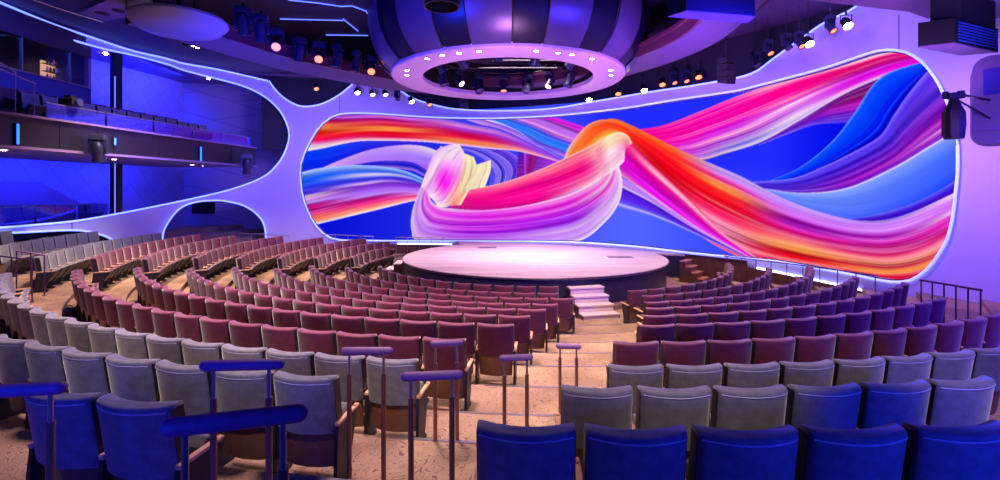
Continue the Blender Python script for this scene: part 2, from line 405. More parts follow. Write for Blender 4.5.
def ribbon(A, B, *keys, streak=0.2, freq=16, edge=()):
    """one band of the picture between the edges A and B; keys: (place along it, [colour or (place across, colour)])"""
    LAYER[0] += 17; sd = LAYER[0]
    a = spline(A, 60); b = spline(B, 60)
    ln = max(np.linalg.norm(np.diff(q, axis=0), axis=1).sum() for q in (a, b)); wd_ = np.linalg.norm(a - b, axis=1).max()
    n = int(ln * K * 1.5) + 20; m = int(wd_ * K * 1.6) + 20
    a = spline(A, n); b = spline(B, n); v = np.linspace(0, 1, m); s = np.linspace(0, 1, n)
    P = a[:, None, :] + (b - a)[:, None, :] * v[None, :, None]
    def ramp(c):
        if len(c[0]) == 2: st = [q[0] for q in c]; c = [q[1] for q in c]
        else: st = np.linspace(0, 1, len(c))
        return np.stack([np.interp(v, st, [q[k] for q in c]) for k in range(3)], 1)
    if not isinstance(keys[0], tuple): keys = [(0, keys[0])] + ([(1, keys[1])] if len(keys) > 1 else [])
    ks = [k[0] for k in keys]; G = np.stack([ramp(k[1]) for k in keys], 0)
    W = np.stack([np.interp(s, ks, [1.0 if i == j else 0.0 for j in range(len(ks))]) for i in range(len(ks))], 1)
    W = W * W * (3 - 2 * W); W /= W.sum(1, keepdims=True)
    C = np.einsum('nk,kmc->nmc', W, G)
    vv = v[None, :] + 0.03 * np.sin(s * 5 + sd)[:, None]
    nz = 0.5 * noise1(vv + 3, sd, freq) + 0.45 * noise1(vv + 3, sd + 1, freq * 2.7) + 0.3 * noise1(vv + 3, sd + 2, freq * 6.0)
    nz = nz * (0.55 + 0.45 * noise1(s * 1.0 + 2, sd + 3, 6.0))[:, None]
    C = C * (1 + streak * np.minimum(nz, 0))[..., None] + (255 - C) * (np.clip(nz, 0, 1) * streak * 0.9)[..., None]
    fine = 0.6 * noise1(vv + 5, sd + 4, freq * 3.2) + 0.5 * noise1(vv + 5, sd + 5, freq * 5.5)
    along = np.clip(0.5 + noise1(s + 1, sd + 6, 5.0), 0, 1)[:, None]
    hi = np.clip((fine - 0.32) * 3.2, 0, 1) * along * min(1.0, streak * 2.3); lo_ = np.clip((-fine - 0.36) * 3.2, 0, 1) * along * min(0.32, streak * 1.1)
    C = C * (1 - lo_[..., None]); C = C + (np.array((255, 225, 250.)) - C) * (hi * 0.55)[..., None]
    for side, col, wd in edge:
        dist = v if side == 0 else 1 - v
        k = np.clip(1 - dist / wd, 0, 1)[None, :, None]
        C = C * (1 - k) + np.array(col, float) * k
    ix = np.round((P[..., 0] - X0) * K).astype(int); iy = np.round((P[..., 1] - Y0) * K).astype(int)
    ok = (ix >= 0) & (ix < CW) & (iy >= 0) & (iy < CH)
    idx = (iy[ok] * CW + ix[ok]).ravel(); Cc = np.clip(C[ok], 0, 255)
    cnt = np.bincount(idx, minlength=CW * CH); hit = cnt > 0; flat = canvas.reshape(-1, 3)
    for k in range(3):
        flat[hit, k] = np.bincount(idx, Cc[:, k], CW * CH)[hit] / cnt[hit]
# open blue by the curved end
ribbon([(296, 150), (330, 146), (370, 141), (420, 141)], [(296, 175), (330, 170), (370, 152), (420, 150)], (0, [(0, 70, 255), (0, 40, 245), (10, 30, 225)]), (1, [(60, 40, 225), (40, 20, 215)]), streak=0.1, freq=5)
# violet curl and upright magenta folds behind the bud
ribbon([(448, 140), (480, 143), (505, 150), (519, 160), (521, 172), (514, 184)], [(448, 150), (468, 153), (482, 163), (488, 174), (488, 182), (486, 190)], [(120, 70, 240), (60, 20, 205), (125, 95, 250), (55, 35, 220), (110, 90, 250), (30, 30, 225)], streak=0.4, freq=12)
ribbon([(518, 148), (540, 154), (566, 160)], [(515, 188), (535, 180), (558, 168)], [(70, 10, 190), (120, 20, 170), (150, 20, 160)], [(190, 40, 220), (170, 60, 230), (150, 40, 215)], streak=0.15)
ribbon([(523, 150), (524, 184)], [(537, 156), (528, 182)], [(190, 60, 230), (130, 10, 120), (150, 20, 140)], streak=0.1)
# second stream from the top edge down to the orange arch
ribbon([(538, 113), (560, 119), (590, 129), (600, 133)], [(455, 116), (500, 131), (530, 148), (566, 162)], [(0, (232, 30, 235)), (.14, (215, 30, 220)), (.18, (110, 30, 160)), (.24, LC), (.36, (200, 110, 250)), (.42, (240, 140, 240)), (.5, (150, 70, 245)), (.58, (30, 100, 255)), (.74, (50, 130, 255)), (.8, (120, 60, 235)), (1, (215, 150, 250))], streak=0.3, freq=14)
ribbon([(466, 117), (482, 119), (510, 128), (527, 138), (560, 158)], [(478, 116), (500, 121), (520, 131), (535, 142), (566, 160)], [PW, (240, 225, 255), LB, (30, 90, 250)], [(120, 80, 250), (40, 100, 255), (50, 120, 255), (30, 60, 210)], streak=0.15, freq=8)
# upper stream entering at the curved end
ribbon([(296, 104), (318, 112), (340, 114), (380, 113), (410, 116), (440, 117), (472, 123), (500, 129), (530, 143), (566, 162)], [(300, 152), (320, 148.5), (345, 143), (365, 140.5), (400, 140.5), (430, 142), (460, 145), (490, 148.5), (520, 151.5), (560, 162)],
       (0, [(0, (150, 70, 230)), (.12, (185, 60, 215)), (.17, DM), (.24, CR), (.33, OR), (.45, OR), (.5, (190, 45, 0)), (.55, (215, 0, 10)), (.68, RD), (.78, (235, 20, 110)), (.83, (245, 80, 210)), (.88, PW), (1, PW)]),
       (.35, [(0, (165, 60, 225)), (.12, (225, 110, 235)), (.22, (150, 0, 110)), (.3, (235, 60, 110)), (.42, (215, 20, 60)), (.5, OR), (.62, OR), (.68, (225, 0, 20)), (.86, (230, 10, 70)), (.94, PK), (1, PW)]),
       (.62, [(0, (60, 60, 240)), (.1, (150, 90, 250)), (.2, (245, 150, 225)), (.32, (175, 60, 230)), (.48, (205, 0, 90)), (.66, (225, 0, 50)), (.76, (250, 110, 70)), (.88, OR), (.95, PK), (1, PW)]),
       (1, [(0, (120, 60, 245)), (.4, (150, 70, 245)), (.7, (200, 120, 250)), (.85, PK), (1, PW)]), streak=0.3, freq=16)
# lavender sweep, dark line, pale-blue band
ribbon([(315, 171), (340, 160), (370, 149.5), (400, 145), (422, 146), (440, 152)], [(318, 173), (345, 170), (375, 167), (400, 166), (420, 170), (438, 172)], (0, [(225, 170, 245), LV]), (.5, [(195, 150, 252), (175, 120, 250), (165, 105, 250)]), (1, [PW, (150, 110, 255), (180, 80, 240)]), streak=0.1, freq=9)
ribbon([(352, 165), (380, 161), (410, 162), (426, 170)], [(352, 167), (380, 167), (410, 170), (424, 176)], [(60, 40, 225), DB, (190, 120, 240)], streak=0.2)
ribbon([(298, 173), (320, 168), (350, 165.2), (380, 166.3), (405, 171), (430, 182)], [(298, 192), (330, 186), (360, 181.5), (390, 179), (412, 182), (430, 190)], (0, [(195, 205, 255), (110, 150, 255), (0, 80, 255), (0, 80, 255), (20, 50, 245), (70, 60, 235)]), (.55, [(160, 185, 255), (120, 160, 255), (30, 90, 255), PW, (60, 70, 235), (40, 30, 215)]), (1, [(120, 160, 250), (150, 190, 250), (60, 100, 230), (150, 170, 255), (40, 50, 215), (60, 20, 190)]), streak=0.2, freq=9)
ribbon([(298, 192), (330, 186), (360, 181.5), (390, 179), (430, 185)], [(310, 226), (345, 217.5), (380, 209), (410, 201.5), (430, 198)],
       (0, [(0, (40, 40, 235)), (.1, (55, 10, 215)), (.16, PW), (.28, (225, 150, 245)), (.36, LV), (.42, DM), (.5, (235, 10, 120)), (.56, DM), (.68, (255, 60, 150)), (.76, SA), (.9, (245, 115, 75)), (.96, PW), (1, PW)]),
       (.5, [(0, (90, 60, 245)), (.08, (235, 190, 245)), (.15, (120, 40, 215)), (.36, (175, 100, 245)), (.5, LV), (.56, (160, 0, 120)), (.72, (255, 50, 150)), (.86, SA), (.93, (255, 190, 150)), (1, PW)]),
       (1, [(0, (80, 20, 200)), (.2, (140, 50, 235)), (.5, (195, 120, 252)), (.66, (225, 160, 250)), (.75, (245, 40, 130)), (.9, PK), (1, PW)]), streak=0.28, freq=12)
# rising stream towards the top corner
ribbon([(622, 131), (660, 125.5), (700, 110.5), (740, 94), (800, 74), (850, 60), (890, 49), (940, 44)], [(662, 162), (700, 160), (722, 154), (760, 141.5), (800, 118.5), (840, 94.5), (880, 76.5), (926, 61)],
       (0, [(0, HP), (.5, (255, 0, 170)), (.62, MG), (.8, HM), (1, PK)]),
       (.28, [(0, (255, 90, 200)), (.05, (255, 0, 172)), (.42, (250, 0, 172)), (.48, (215, 0, 215)), (.58, (220, 60, 235)), (.66, PK), (.72, (180, 60, 230)), (.84, (200, 160, 252)), (.92, (90, 90, 225)), (.96, PW), (1, (170, 160, 255))]),
       (.5, [(0, PK), (.08, PK), (.14, (255, 0, 140)), (.4, (255, 0, 150)), (.46, PK), (.52, (230, 30, 200)), (.58, PW), (.66, (235, 100, 240)), (.76, (210, 130, 250)), (.88, PW), (.94, (200, 170, 255)), (1, PW)]),
       (.76, [(0, (170, 60, 110)), (.06, PW), (.14, PK), (.2, (230, 0, 110)), (.4, (205, 0, 105)), (.5, (175, 0, 150)), (.66, (240, 0, 240)), (.85, (240, 10, 240)), (.92, (255, 170, 250)), (1, PW)]),
       (1, [(0, (170, 60, 110)), (.12, PW), (.2, (240, 20, 150)), (.4, (215, 0, 120)), (.55, (190, 0, 150)), (.7, (240, 0, 230)), (.88, (245, 30, 240)), (.95, (255, 170, 250)), (1, PW)]), streak=0.34, freq=14)
# plum and violet crescent under it
ribbon([(770, 137), (800, 119), (838, 96), (882, 76)], [(757, 145), (790, 132), (815, 124), (852, 122)], [(150, 110, 250), (90, 10, 200), (110, 30, 210), (55, 0, 170), (100, 40, 235), (150, 120, 255)], [(0, (120, 0, 115)), (.3, (105, 0, 80)), (.45, (150, 0, 130)), (.55, (205, 30, 205)), (.72, (150, 20, 205)), (.78, (80, 10, 190)), (1, (90, 50, 240))], streak=0.2, freq=8)
# blue blade, violet blade, pale-blue blade
ribbon([(768, 181), (800, 166), (830, 141), (851, 114), (878, 77), (924, 60)], [(790, 181), (822, 166), (842, 156.5), (876, 137), (891, 115), (906, 93), (928, 66)], [(0, (110, 150, 255)), (.08, (0, 74, 255)), (.5, (0, 52, 252)), (.75, (0, 16, 235)), (.8, (0, 60, 255)), (.86, (0, 10, 215)), (1, (10, 0, 190))], streak=0.05, freq=5)
ribbon([(742, 182.5), (790, 178.5), (822, 166), (842, 156.5), (876, 137), (891, 115), (906, 93), (928, 66)], [(762, 190), (800, 193), (845, 188), (890, 168), (925, 147), (966, 122)], (0, [(120, 110, 250), (70, 40, 235), (50, 20, 200), (80, 40, 235), (60, 10, 180)]), (.5, [(0, (130, 110, 255)), (.1, (85, 50, 245)), (.2, (90, 60, 245)), (.3, (45, 5, 185)), (.42, (115, 50, 235)), (.5, (70, 0, 170)), (.62, (150, 50, 225)), (.7, (100, 0, 170)), (.82, (180, 40, 205)), (.92, (110, 10, 190)), (1, (150, 90, 240))]), (1, [(0, (140, 110, 250)), (.1, (80, 40, 240)), (.25, (110, 60, 240)), (.36, (60, 20, 200)), (.5, (150, 50, 225)), (.6, (95, 0, 170)), (.75, (195, 40, 200)), (.82, (130, 0, 180)), (.86, (250, 200, 245)), (.9, (205, 50, 215)), (1, (110, 20, 205))]), streak=0.16, freq=9)
ribbon([(760, 188.5), (800, 193), (845, 188), (890, 168), (925, 147), (966, 122)], [(775, 197), (820, 214), (860, 222), (900, 214), (930, 202), (966, 178)], [(150, 170, 255), (105, 140, 255), (95, 130, 255), (80, 110, 255)], [(130, 160, 255), (70, 110, 255), (50, 90, 255), (20, 50, 255)], streak=0.06, freq=5, edge=[(0, (252, 228, 255), 0.045)])
ribbon([(845, 219), (880, 213), (920, 199), (966, 172)], [(850, 222), (885, 219), (925, 206), (966, 186)], [(100, 100, 255), (60, 20, 215), (60, 10, 200)], streak=0.1)
# long red ribbon with lilac upper edge
ribbon([(596, 122), (612, 118.5), (632, 126), (665, 143), (700, 159.5), (740, 177), (780, 198), (820, 213), (860, 221), (900, 216), (966, 186)], [(604, 138), (618, 140), (640, 165), (672, 210), (705, 240), (745, 260), (790, 270), (840, 278), (890, 285), (930, 276), (966, 248)],
       (0, [(0, (255, 120, 50)), (.3, (255, 60, 20)), (1, (255, 80, 30))]),
       (.18, [(0, (255, 110, 40)), (.12, (255, 50, 10)), (.3, RD), (.5, (235, 0, 20)), (.62, (190, 10, 20)), (.68, (250, 80, 90)), (.76, (225, 0, 50)), (.84, (255, 170, 170)), (1, (255, 190, 200))]),
       (.36, [(0, (215, 180, 252)), (.06, LV), (.1, (235, 120, 240)), (.15, (215, 0, 130)), (.19, (250, 130, 90)), (.26, OR), (.3, (255, 40, 30)), (.44, (255, 0, 30)), (.47, SA), (.5, (235, 0, 45)), (.6, (255, 30, 110)), (.68, (255, 140, 180)), (.78, PK), (.8, (130, 60, 90)), (.83, PK), (1, (255, 110, 180))]),
       (.56, [(0, LV), (.12, (205, 120, 252)), (.2, (220, 100, 250)), (.24, (130, 0, 140)), (.32, (150, 0, 170)), (.36, (230, 60, 210)), (.42, (215, 0, 130)), (.5, (250, 120, 150)), (.56, SA), (.62, (250, 160, 90)), (.7, OR), (.73, DR), (.8, (235, 0, 30)), (.86, SA), (.9, (255, 0, 70)), (1, (255, 20, 100))]),
       (.76, [(0, (170, 110, 245)), (.08, (200, 110, 255)), (.18, (220, 120, 252)), (.26, (150, 0, 165)), (.32, (240, 80, 220)), (.4, (215, 0, 140)), (.47, (252, 110, 190)), (.54, (210, 0, 90)), (.6, (250, 110, 130)), (.68, (250, 140, 110)), (.74, (225, 50, 80)), (.79, OR), (.83, (252, 140, 80)), (.86, (235, 20, 50)), (1, (255, 5, 95))]),
       (1, [(0, PW), (.06, (235, 150, 252)), (.18, (205, 90, 245)), (.27, PW), (.31, (225, 20, 190)), (.42, (250, 60, 210)), (.5, (210, 0, 110)), (.56, (250, 90, 170)), (.66, (255, 150, 150)), (.74, (245, 90, 120)), (.81, OR), (.85, (252, 140, 90)), (.87, PW), (.9, CR), (1, (255, 5, 100))]), streak=0.3, freq=16)
# pink and magenta folds falling from the knot, violet edge below
ribbon([(612, 172), (650, 196), (690, 225), (745, 257)], [(618, 207), (650, 216), (685, 230), (745, 258)], [(0, (190, 130, 255)), (.25, (190, 120, 255)), (.3, PW), (.38, (70, 15, 210)), (.7, (95, 40, 245)), (.85, (90, 80, 245)), (.92, (200, 180, 255)), (1, (110, 110, 255))], streak=0.18, freq=8)
ribbon([(606, 128), (622, 134), (645, 158), (685, 196), (722, 233), (760, 262)], [(612, 170), (640, 189), (668, 209), (700, 231), (745, 256)],
       (0, [(250, 0, 110), (240, 0, 130), (215, 0, 150), (240, 0, 220), (200, 0, 190), PK]), (.35, [(0, (225, 0, 70)), (.12, PK), (.22, (255, 190, 195)), (.34, (235, 0, 150)), (.55, (215, 0, 170)), (.66, (190, 0, 180)), (.74, HM), (.92, (240, 0, 245)), (1, PW)]), (1, [(255, 170, 190), (255, 140, 185), (240, 60, 190), (215, 0, 190), HM, (245, 60, 245), PW]), streak=0.22, freq=11)
# orange arch
ribbon([(561, 166), (566, 150), (574, 138), (586, 125), (600, 119.5), (616, 121), (630, 128)], [(572, 162), (580, 154), (590, 147), (597, 139), (604, 133), (612, 131), (622, 134)], [(250, 190, 230), (250, 140, 60), (245, 120, 30), (250, 170, 90)], [(250, 120, 40), (255, 50, 20), (255, 60, 20), (250, 140, 50)], streak=0.14, freq=7)
ribbon([(574, 160), (584, 150), (596, 137), (612, 131), (624, 134)], [(590, 156), (600, 150), (612, 143), (622, 140), (630, 144)], [(250, 150, 40), (250, 190, 80), (250, 230, 150), (250, 170, 60), (250, 235, 190)], streak=0.25, freq=7)
# big U fold, outside to inside
ribbon([(440, 146), (430, 163), (421, 185), (412, 210), (411, 230), (420, 243), (470, 249), (530, 248), (578, 241), (602, 224), (617, 204), (621, 182), (616, 160)], [(452, 150), (440, 168), (430, 186), (429, 197), (434, 204), (446, 208), (475, 210), (520, 206), (565, 195), (595, 180), (606, 168), (608, 160), (606, 150)],
       (0, [PW, (245, 190, 245), PW, (250, 180, 240), PW]),
       (.2, [(0, PW), (.12, (215, 165, 250)), (.3, (205, 140, 252)), (.5, (225, 170, 250)), (.55, (170, 40, 220)), (.7, (240, 130, 240)), (.85, (230, 60, 235)), (1, PW)]),
       (.42, [(0, (215, 160, 252)), (.2, (200, 110, 252)), (.36, (190, 70, 250)), (.42, (140, 0, 205)), (.5, (225, 60, 248)), (.56, (175, 10, 225)), (.66, (205, 30, 245)), (.72, (240, 90, 248)), (.8, (200, 10, 215)), (.9, (245, 70, 248)), (.97, (240, 110, 240)), (1, (255, 170, 245))]),
       (.72, [(0, PW), (.05, (215, 165, 252)), (.24, (200, 130, 252)), (.28, (235, 190, 250)), (.4, (175, 90, 250)), (.46, (125, 0, 200)), (.56, (180, 50, 250)), (.68, (205, 20, 230)), (.74, (245, 110, 250)), (.82, (200, 0, 190)), (.9, (250, 100, 235)), (1, (255, 190, 240))]),
       (.9, [(0, PW), (.1, (240, 210, 252)), (.3, (215, 160, 250)), (.5, (240, 150, 235)), (.6, (225, 40, 190)), (.7, PW), (.8, (240, 100, 200)), (1, PW)]),
       (1, [PW, PW, (255, 200, 235), (255, 225, 210), CM]), streak=0.3, freq=13)
# hot-pink upper face of the fold
ribbon([(456, 190), (490, 185.5), (515, 178.5), (545, 167), (570, 155), (592, 144), (606, 136), (618, 133)], [(449, 208), (480, 210), (520, 206), (560, 196), (590, 183), (606, 170), (612, 158), (620, 146)],
       (0, [(255, 110, 160), (255, 40, 140), (225, 0, 130), (190, 20, 130)]), (.45, [(0, (255, 150, 170)), (.15, (255, 90, 140)), (.4, HP), (.8, (255, 0, 150)), (.93, (225, 0, 130)), (1, (190, 0, 130))]), (.72, [(255, 130, 150), (255, 70, 130), (255, 0, 140), (250, 60, 150), (255, 170, 200)]), (.88, [(252, 200, 140), (255, 190, 180), (255, 200, 200), (255, 150, 190), PW]), (1, [CM, (255, 225, 190), PW, (255, 200, 220)]), streak=0.14, freq=8, edge=[(0, (255, 190, 190), 0.05)])
# bulging knot at the right of the fold
ribbon([(594, 150), (604, 138), (616, 132), (626, 135), (631, 143)], [(600, 178), (610, 172), (619, 165), (623, 160), (620, 152)], (0, [(255, 140, 170), (255, 120, 170), (255, 190, 210)]), (.4, [CM, (255, 220, 190), PW, (255, 190, 220), PW]), (1, [(255, 215, 180), (250, 120, 150), (245, 60, 160), (250, 160, 210), PW]), streak=0.22, freq=9)
# the bud: a pale petal with a magenta throat, two cream petals
ribbon([(421, 186), (427, 168), (434, 153), (441, 147), (452, 144.5), (459, 145)], [(438, 207), (448, 206), (455, 195), (462, 180), (465, 165), (463, 152)],
       (0, [PW, (240, 160, 240), PW, (245, 210, 250), (255, 235, 225)]), (.35, [(0, (240, 180, 245)), (.18, PW), (.3, (235, 120, 238)), (.5, (255, 30, 240)), (.72, (252, 40, 235)), (.85, (255, 130, 190)), (1, (255, 225, 200))]), (.75, [(0, (235, 180, 250)), (.3, PW), (.6, (250, 190, 245)), (1, (240, 160, 245))]), (1, [PW, (245, 205, 250), PW]), streak=0.3, freq=9)
ribbon([(463, 153), (461, 170), (455, 188), (446, 206)], [(473, 157), (475.5, 168), (470, 186), (460, 205)], (0, [(255, 225, 225), CM, CM]), (.6, [(255, 120, 150), CM, (250, 170, 140), CM]), (1, [(255, 200, 190), (255, 120, 120), CM]), streak=0.3, freq=7)
ribbon([(475, 165), (470, 177), (461, 191)], [(490, 160), (489.5, 171), (484, 187)], [(255, 225, 200), CM, (250, 220, 190), CM, (255, 235, 200)], streak=0.3, freq=8)

# settle the drawing at one sample per screen pixel block
pad = canvas.copy()
for dy, dx in ((0, 1), (1, 0), (1, 1), (0, -1), (-1, 0), (-1, -1), (1, -1), (-1, 1)): pad += np.roll(np.roll(canvas, dy, 0), dx, 1)
canvas = pad / 9
def screen_sheet():
    ss = [p[0] for p in screen_sz]; zs = [p[1] for p in screen_sz]
    s0, s1, z0, z1 = min(ss) - 0.08, max(ss) + 0.08, min(zs) - 0.03, max(zs) + 0.08
    nx, nz = 860, 250
    sg = np.linspace(s0, s1, nx); zg = np.linspace(z0, z1, nz)
    xy = np.array([wall_xy(s, -0.16) for s in sg]); xf = np.array([wall_xy(s, -0.03) for s in sg])
    co_ = np.zeros((nz, nx, 3)); co_[..., 0] = xy[None, :, 0]; co_[..., 1] = xy[None, :, 1]; co_[..., 2] = zg[:, None]
    px = UX + FOC * xf[:, 0] / xf[:, 1]; py = UY - FOC * (zg[:, None] - EYE) / xf[None, :, 1]
    ix = np.clip(((px - X0) * K)[None, :] + 0 * py, 0, CW - 2); iy = np.clip((py - Y0) * K, 0, CH - 2)
    i, j = ix.astype(int), iy.astype(int); fx, fy = (ix - i)[..., None], (iy - j)[..., None]
    c = canvas[j, i] * (1 - fx) * (1 - fy) + canvas[j, i + 1] * fx * (1 - fy) + canvas[j + 1, i] * (1 - fx) * fy + canvas[j + 1, i + 1] * fx * fy
    c = c / 255.0; c = np.where(c <= 0.04045, c / 12.92, ((c + 0.055) / 1.055) ** 2.4)
    me = bpy.data.meshes.new('led_screen'); nv = nx * nz; a = np.arange(nv).reshape(nz, nx)
    q = np.stack([a[:-1, :-1], a[:-1, 1:], a[1:, 1:], a[1:, :-1]], -1).reshape(-1, 4)
    me.vertices.add(nv); me.vertices.foreach_set('co', co_.reshape(-1).astype(np.float32))
    me.loops.add(q.size); me.loops.foreach_set('vertex_index', q.reshape(-1).astype(np.int32))
    me.polygons.add(len(q)); me.polygons.foreach_set('loop_start', np.arange(0, q.size, 4, dtype=np.int32))
    me.update(); me.validate()
    at_ = me.color_attributes.new('picture', 'FLOAT_COLOR', 'POINT')
    at_.data.foreach_set('color', np.concatenate([c.reshape(-1, 3), np.ones((nv, 1))], 1).reshape(-1).astype(np.float32))
    m = bpy.data.materials.new('led_picture'); m.use_nodes = True; nt = m.node_tree; nt.nodes.clear()
    va = nt.nodes.new('ShaderNodeVertexColor'); va.layer_name = 'picture'
    em = nt.nodes.new('ShaderNodeEmission'); em.inputs['Strength'].default_value = 1.0
    out = nt.nodes.new('ShaderNodeOutputMaterial')
    nt.links.new(va.outputs['Color'], em.inputs['Color']); nt.links.new(em.outputs[0], out.inputs['Surface'])
    o = link('led_screen', me, m, smooth=True)
    return tag(o, 'huge curved LED screen showing swirling pink, orange, violet and blue ribbons', 'screen')
screen_sheet()
# ------------------------------------------------------------------ raked floor in rings round the stage
ROWS = 'ABCDEFGHIJK'
RAD = dict(zip(ROWS, (6.0, 7.1, 8.2, 9.3, 10.4, 11.5, 12.6, 13.7, 14.8, 15.9, 17.0)))
DROP = dict(zip(ROWS, (2.63, 2.58, 2.47, 2.35, 2.20, 2.05, 1.90, 1.80, 1.69, 1.47, 1.25)))
FZ = {k: max(0.0, EYE - DROP[k] - 0.875) for k in ROWS}
BACKGAP = 0.13
def pol(r, deg):
    p = math.radians(deg); return CX + r * math.sin(p), CY - r * math.cos(p)
def build_floor():
    mb = MB(); prof = [(0.0, 0.0)]
    zs = [FZ[k] for k in ROWS] + [1.62]
    prof.append((RAD['A'] + BACKGAP, 0.0))
    for i in range(1, len(ROWS) + 1):
        r0 = RAD[ROWS[i - 1]] + BACKGAP
        r1 = RAD[ROWS[i]] + BACKGAP if i < len(ROWS) else 27.0
        prof += [(r0, zs[i]), (r1, zs[i])]
    n = 180; vs = []; fs = []
    for r, z in prof:
        for k in range(n):
            x, y = pol(max(r, 0.01), 360.0 * k / n); vs.append((x, y, z))
    for i in range(len(prof) - 1):
        for k in range(n):
            fs.append((i * n + k, i * n + (k + 1) % n, (i + 1) * n + (k + 1) % n, (i + 1) * n + k))
    mb.add(vs, fs)
    return tag(mb.build('floor', M_CARPET), kind='structure')
build_floor()

# ------------------------------------------------------------------ seats
def ph_x(k, x): return math.degrees(math.asin((x - CX) / RAD[k]))      # angle of a row's aisle end
LNX = dict(A=1.65, B=1.51, C=1.72, D=1.22, E=.87, F=.51, G=.21, H=-.41, I=-.82, J=-1.29, K=-1.9)
RNX = dict(B=3.3, C=3.34, D=3.06, E=2.73, F=2.35, G=1.93, H=1.33, I=1.02, J=.43, K=-.16)
LN0 = dict(A=-70, B=-66, C=-66, D=-62, E=-59, F=-56.5, G=-54, H=-54, I=-52, J=-50, K=-48)
LN = {k: (LN0[k], ph_x(k, LNX[k])) for k in ROWS}
LF = dict(B=(-115, -86), C=(-126, -79), D=(-121, -75), E=(-111, -70), F=(-105, -66.8), G=(-97.5, -62.2), H=(-93, -62), I=(-90, -61.5), J=(-85, -61), K=(-76.5, -70))
RN1 = dict(B=77, C=66, D=63, E=48.7, F=41.5, G=33, H=33, I=30, J=28, K=26)
RN = {k: (ph_x(k, RNX[k]), RN1[k]) for k in RNX}
SEATW = 0.52

def seat_meshes(fabric, piped):
    out = []
    # backrest: a cushion curved in plan, leaning back, rounded along its top
    lev = [(0.415, 0.7), (0.425, 1.0), (0.52, 1.0), (0.66, 1.0), (0.79, 1.0), (0.85, 1.0), (0.868, 0.86), (0.875, 0.6)]
    us = [-1, -0.97, -0.85, -0.6, -0.3, 0, 0.3, 0.6, 0.85, 0.97, 1]
    vs, fs = [], []; n = len(us) * 2
    hw = SEATW / 2
    for z, k in lev:
        lean = 0.062 + 0.07 * (0.875 - z) / 0.46
        ft, bk = [], []
        for u in us:
            wing = 0.075 * u * u
            th = 0.062 * k * (0.72 if abs(u) == 1 else (0.93 if abs(u) > 0.96 else 1.0))
            x = u * hw * (1 - 0.012 * (1 - k)) * (0.985 + 0.015 * (z - .4) / .47)
            ft.append((x, lean + wing + th, z)); bk.append((x, lean + wing - th, z))
        vs += ft + bk[::-1]
    for i in range(len(lev) - 1):
        for k in range(n):
            fs.append((i * n + k, i * n + (k + 1) % n, (i + 1) * n + (k + 1) % n, (i + 1) * n + k))
    fs.append(tuple(range(n))[::-1]); fs.append(tuple((len(lev) - 1) * n + k for k in range(n)))
    m = MB(); m.add(vs, fs); out.append(('backrest', m, fabric, True))
    for sx in (-1, 1):
        m = MB(); P = []
        for z, k in lev[1:6]:
            lean = 0.062 + 0.07 * (0.875 - z) / 0.46 + 0.075; P.append((lean, z, 0.043))
        x0_ = sx * (hw * 0.985 - 0.002); x1_ = sx * (hw + 0.003)
        loop = [(y - t, z) for y, z, t in P] + [(y + t, z) for y, z, t in P[::-1]]
        m.prism_h(([(x0_, y, z) for y, z in loop], [(x1_, y, z) for y, z in loop]))
        out.append(('side_gusset', m, M_DARK, False))
    # timber panel under the fabric at the back
    m = MB(); vs = []
    for u in (-1, -.5, 0, .5, 1):
        for z, lean in ((0.12, 0.165), (0.43, 0.115)):
            w = 0.06 * u * u; x = u * 0.235
            vs += [(x, lean + w - 0.014, z), (x, lean + w + 0.014, z)]
    fs = []
    for i in range(4):
        a, b = i * 4, i * 4 + 4
        fs += [(a, b, b + 2, a + 2), (a + 1, a + 3, b + 3, b + 1), (a + 2, b + 2, b + 3, a + 3), (a, a + 1, b + 1, b)]
    fs += [(0, 2, 3, 1), (16, 17, 19, 18)]
    m.add(vs, fs); out.append(('back_panel', m, M_WOODP, False))
    # tip-up seat cushion, folded half up
    m = MB(); M = Matrix.Translation((0, 0.27, 0.24)) @ Matrix.Rotation(math.radians(58), 4, 'X')
    prof = [(0.0, -.035), (0.0, .03), (0.06, .05), (0.26, .055), (0.33, .035), (0.345, 0.0), (0.33, -.035)]
    vs = [M @ Vector((sx * 0.225, y, z)) for sx in (-1, 1) for y, z in prof]; k = len(prof)
    m.add(vs, [tuple(range(k)), tuple(range(k, 2 * k))[::-1]] + [(i, i + k, (i + 1) % k + k, (i + 1) % k) for i in range(k)])
    out.append(('seat', m, fabric, False))
    m = MB(); m.box(M @ Vector((0, 0.165, -.046)), (0.43, 0.31, 0.02), rx=math.radians(58)); out.append(('seat_pan', m, M_DARK, False))
    # side standard with foot and sloping armrest
    return out
def side_parts(sx):
    x = sx * 0.2725
    m = MB(); poly = [(0.10, 0.04), (0.30, 0.04), (0.44, 0.49), (0.13, 0.49), (0.11, 0.3)]
    w = 0.03
    lo = [(x - w / 2, y, z) for y, z in poly]; hi = [(x + w / 2, y, z) for y, z in poly]
    m.prism_h((lo, hi)); m.box((x, 0.20, 0.02), (0.034, 0.3, 0.04))
    a = MB(); a.box((x, 0.30, 0.505), (0.042, 0.36, 0.03), rx=0.04)
    c = MB(); c.lathe([(0.0, 0.0), (0.014, 0.0), (0.015, 0.004), (0.012, 0.006)], 10, Matrix.Translation((x, 0.42, 0.5235)))
    return ('side_standard', m, M_DARK), ('armrest', a, M_ARM), ('cup_holder', c, M_BLACK)

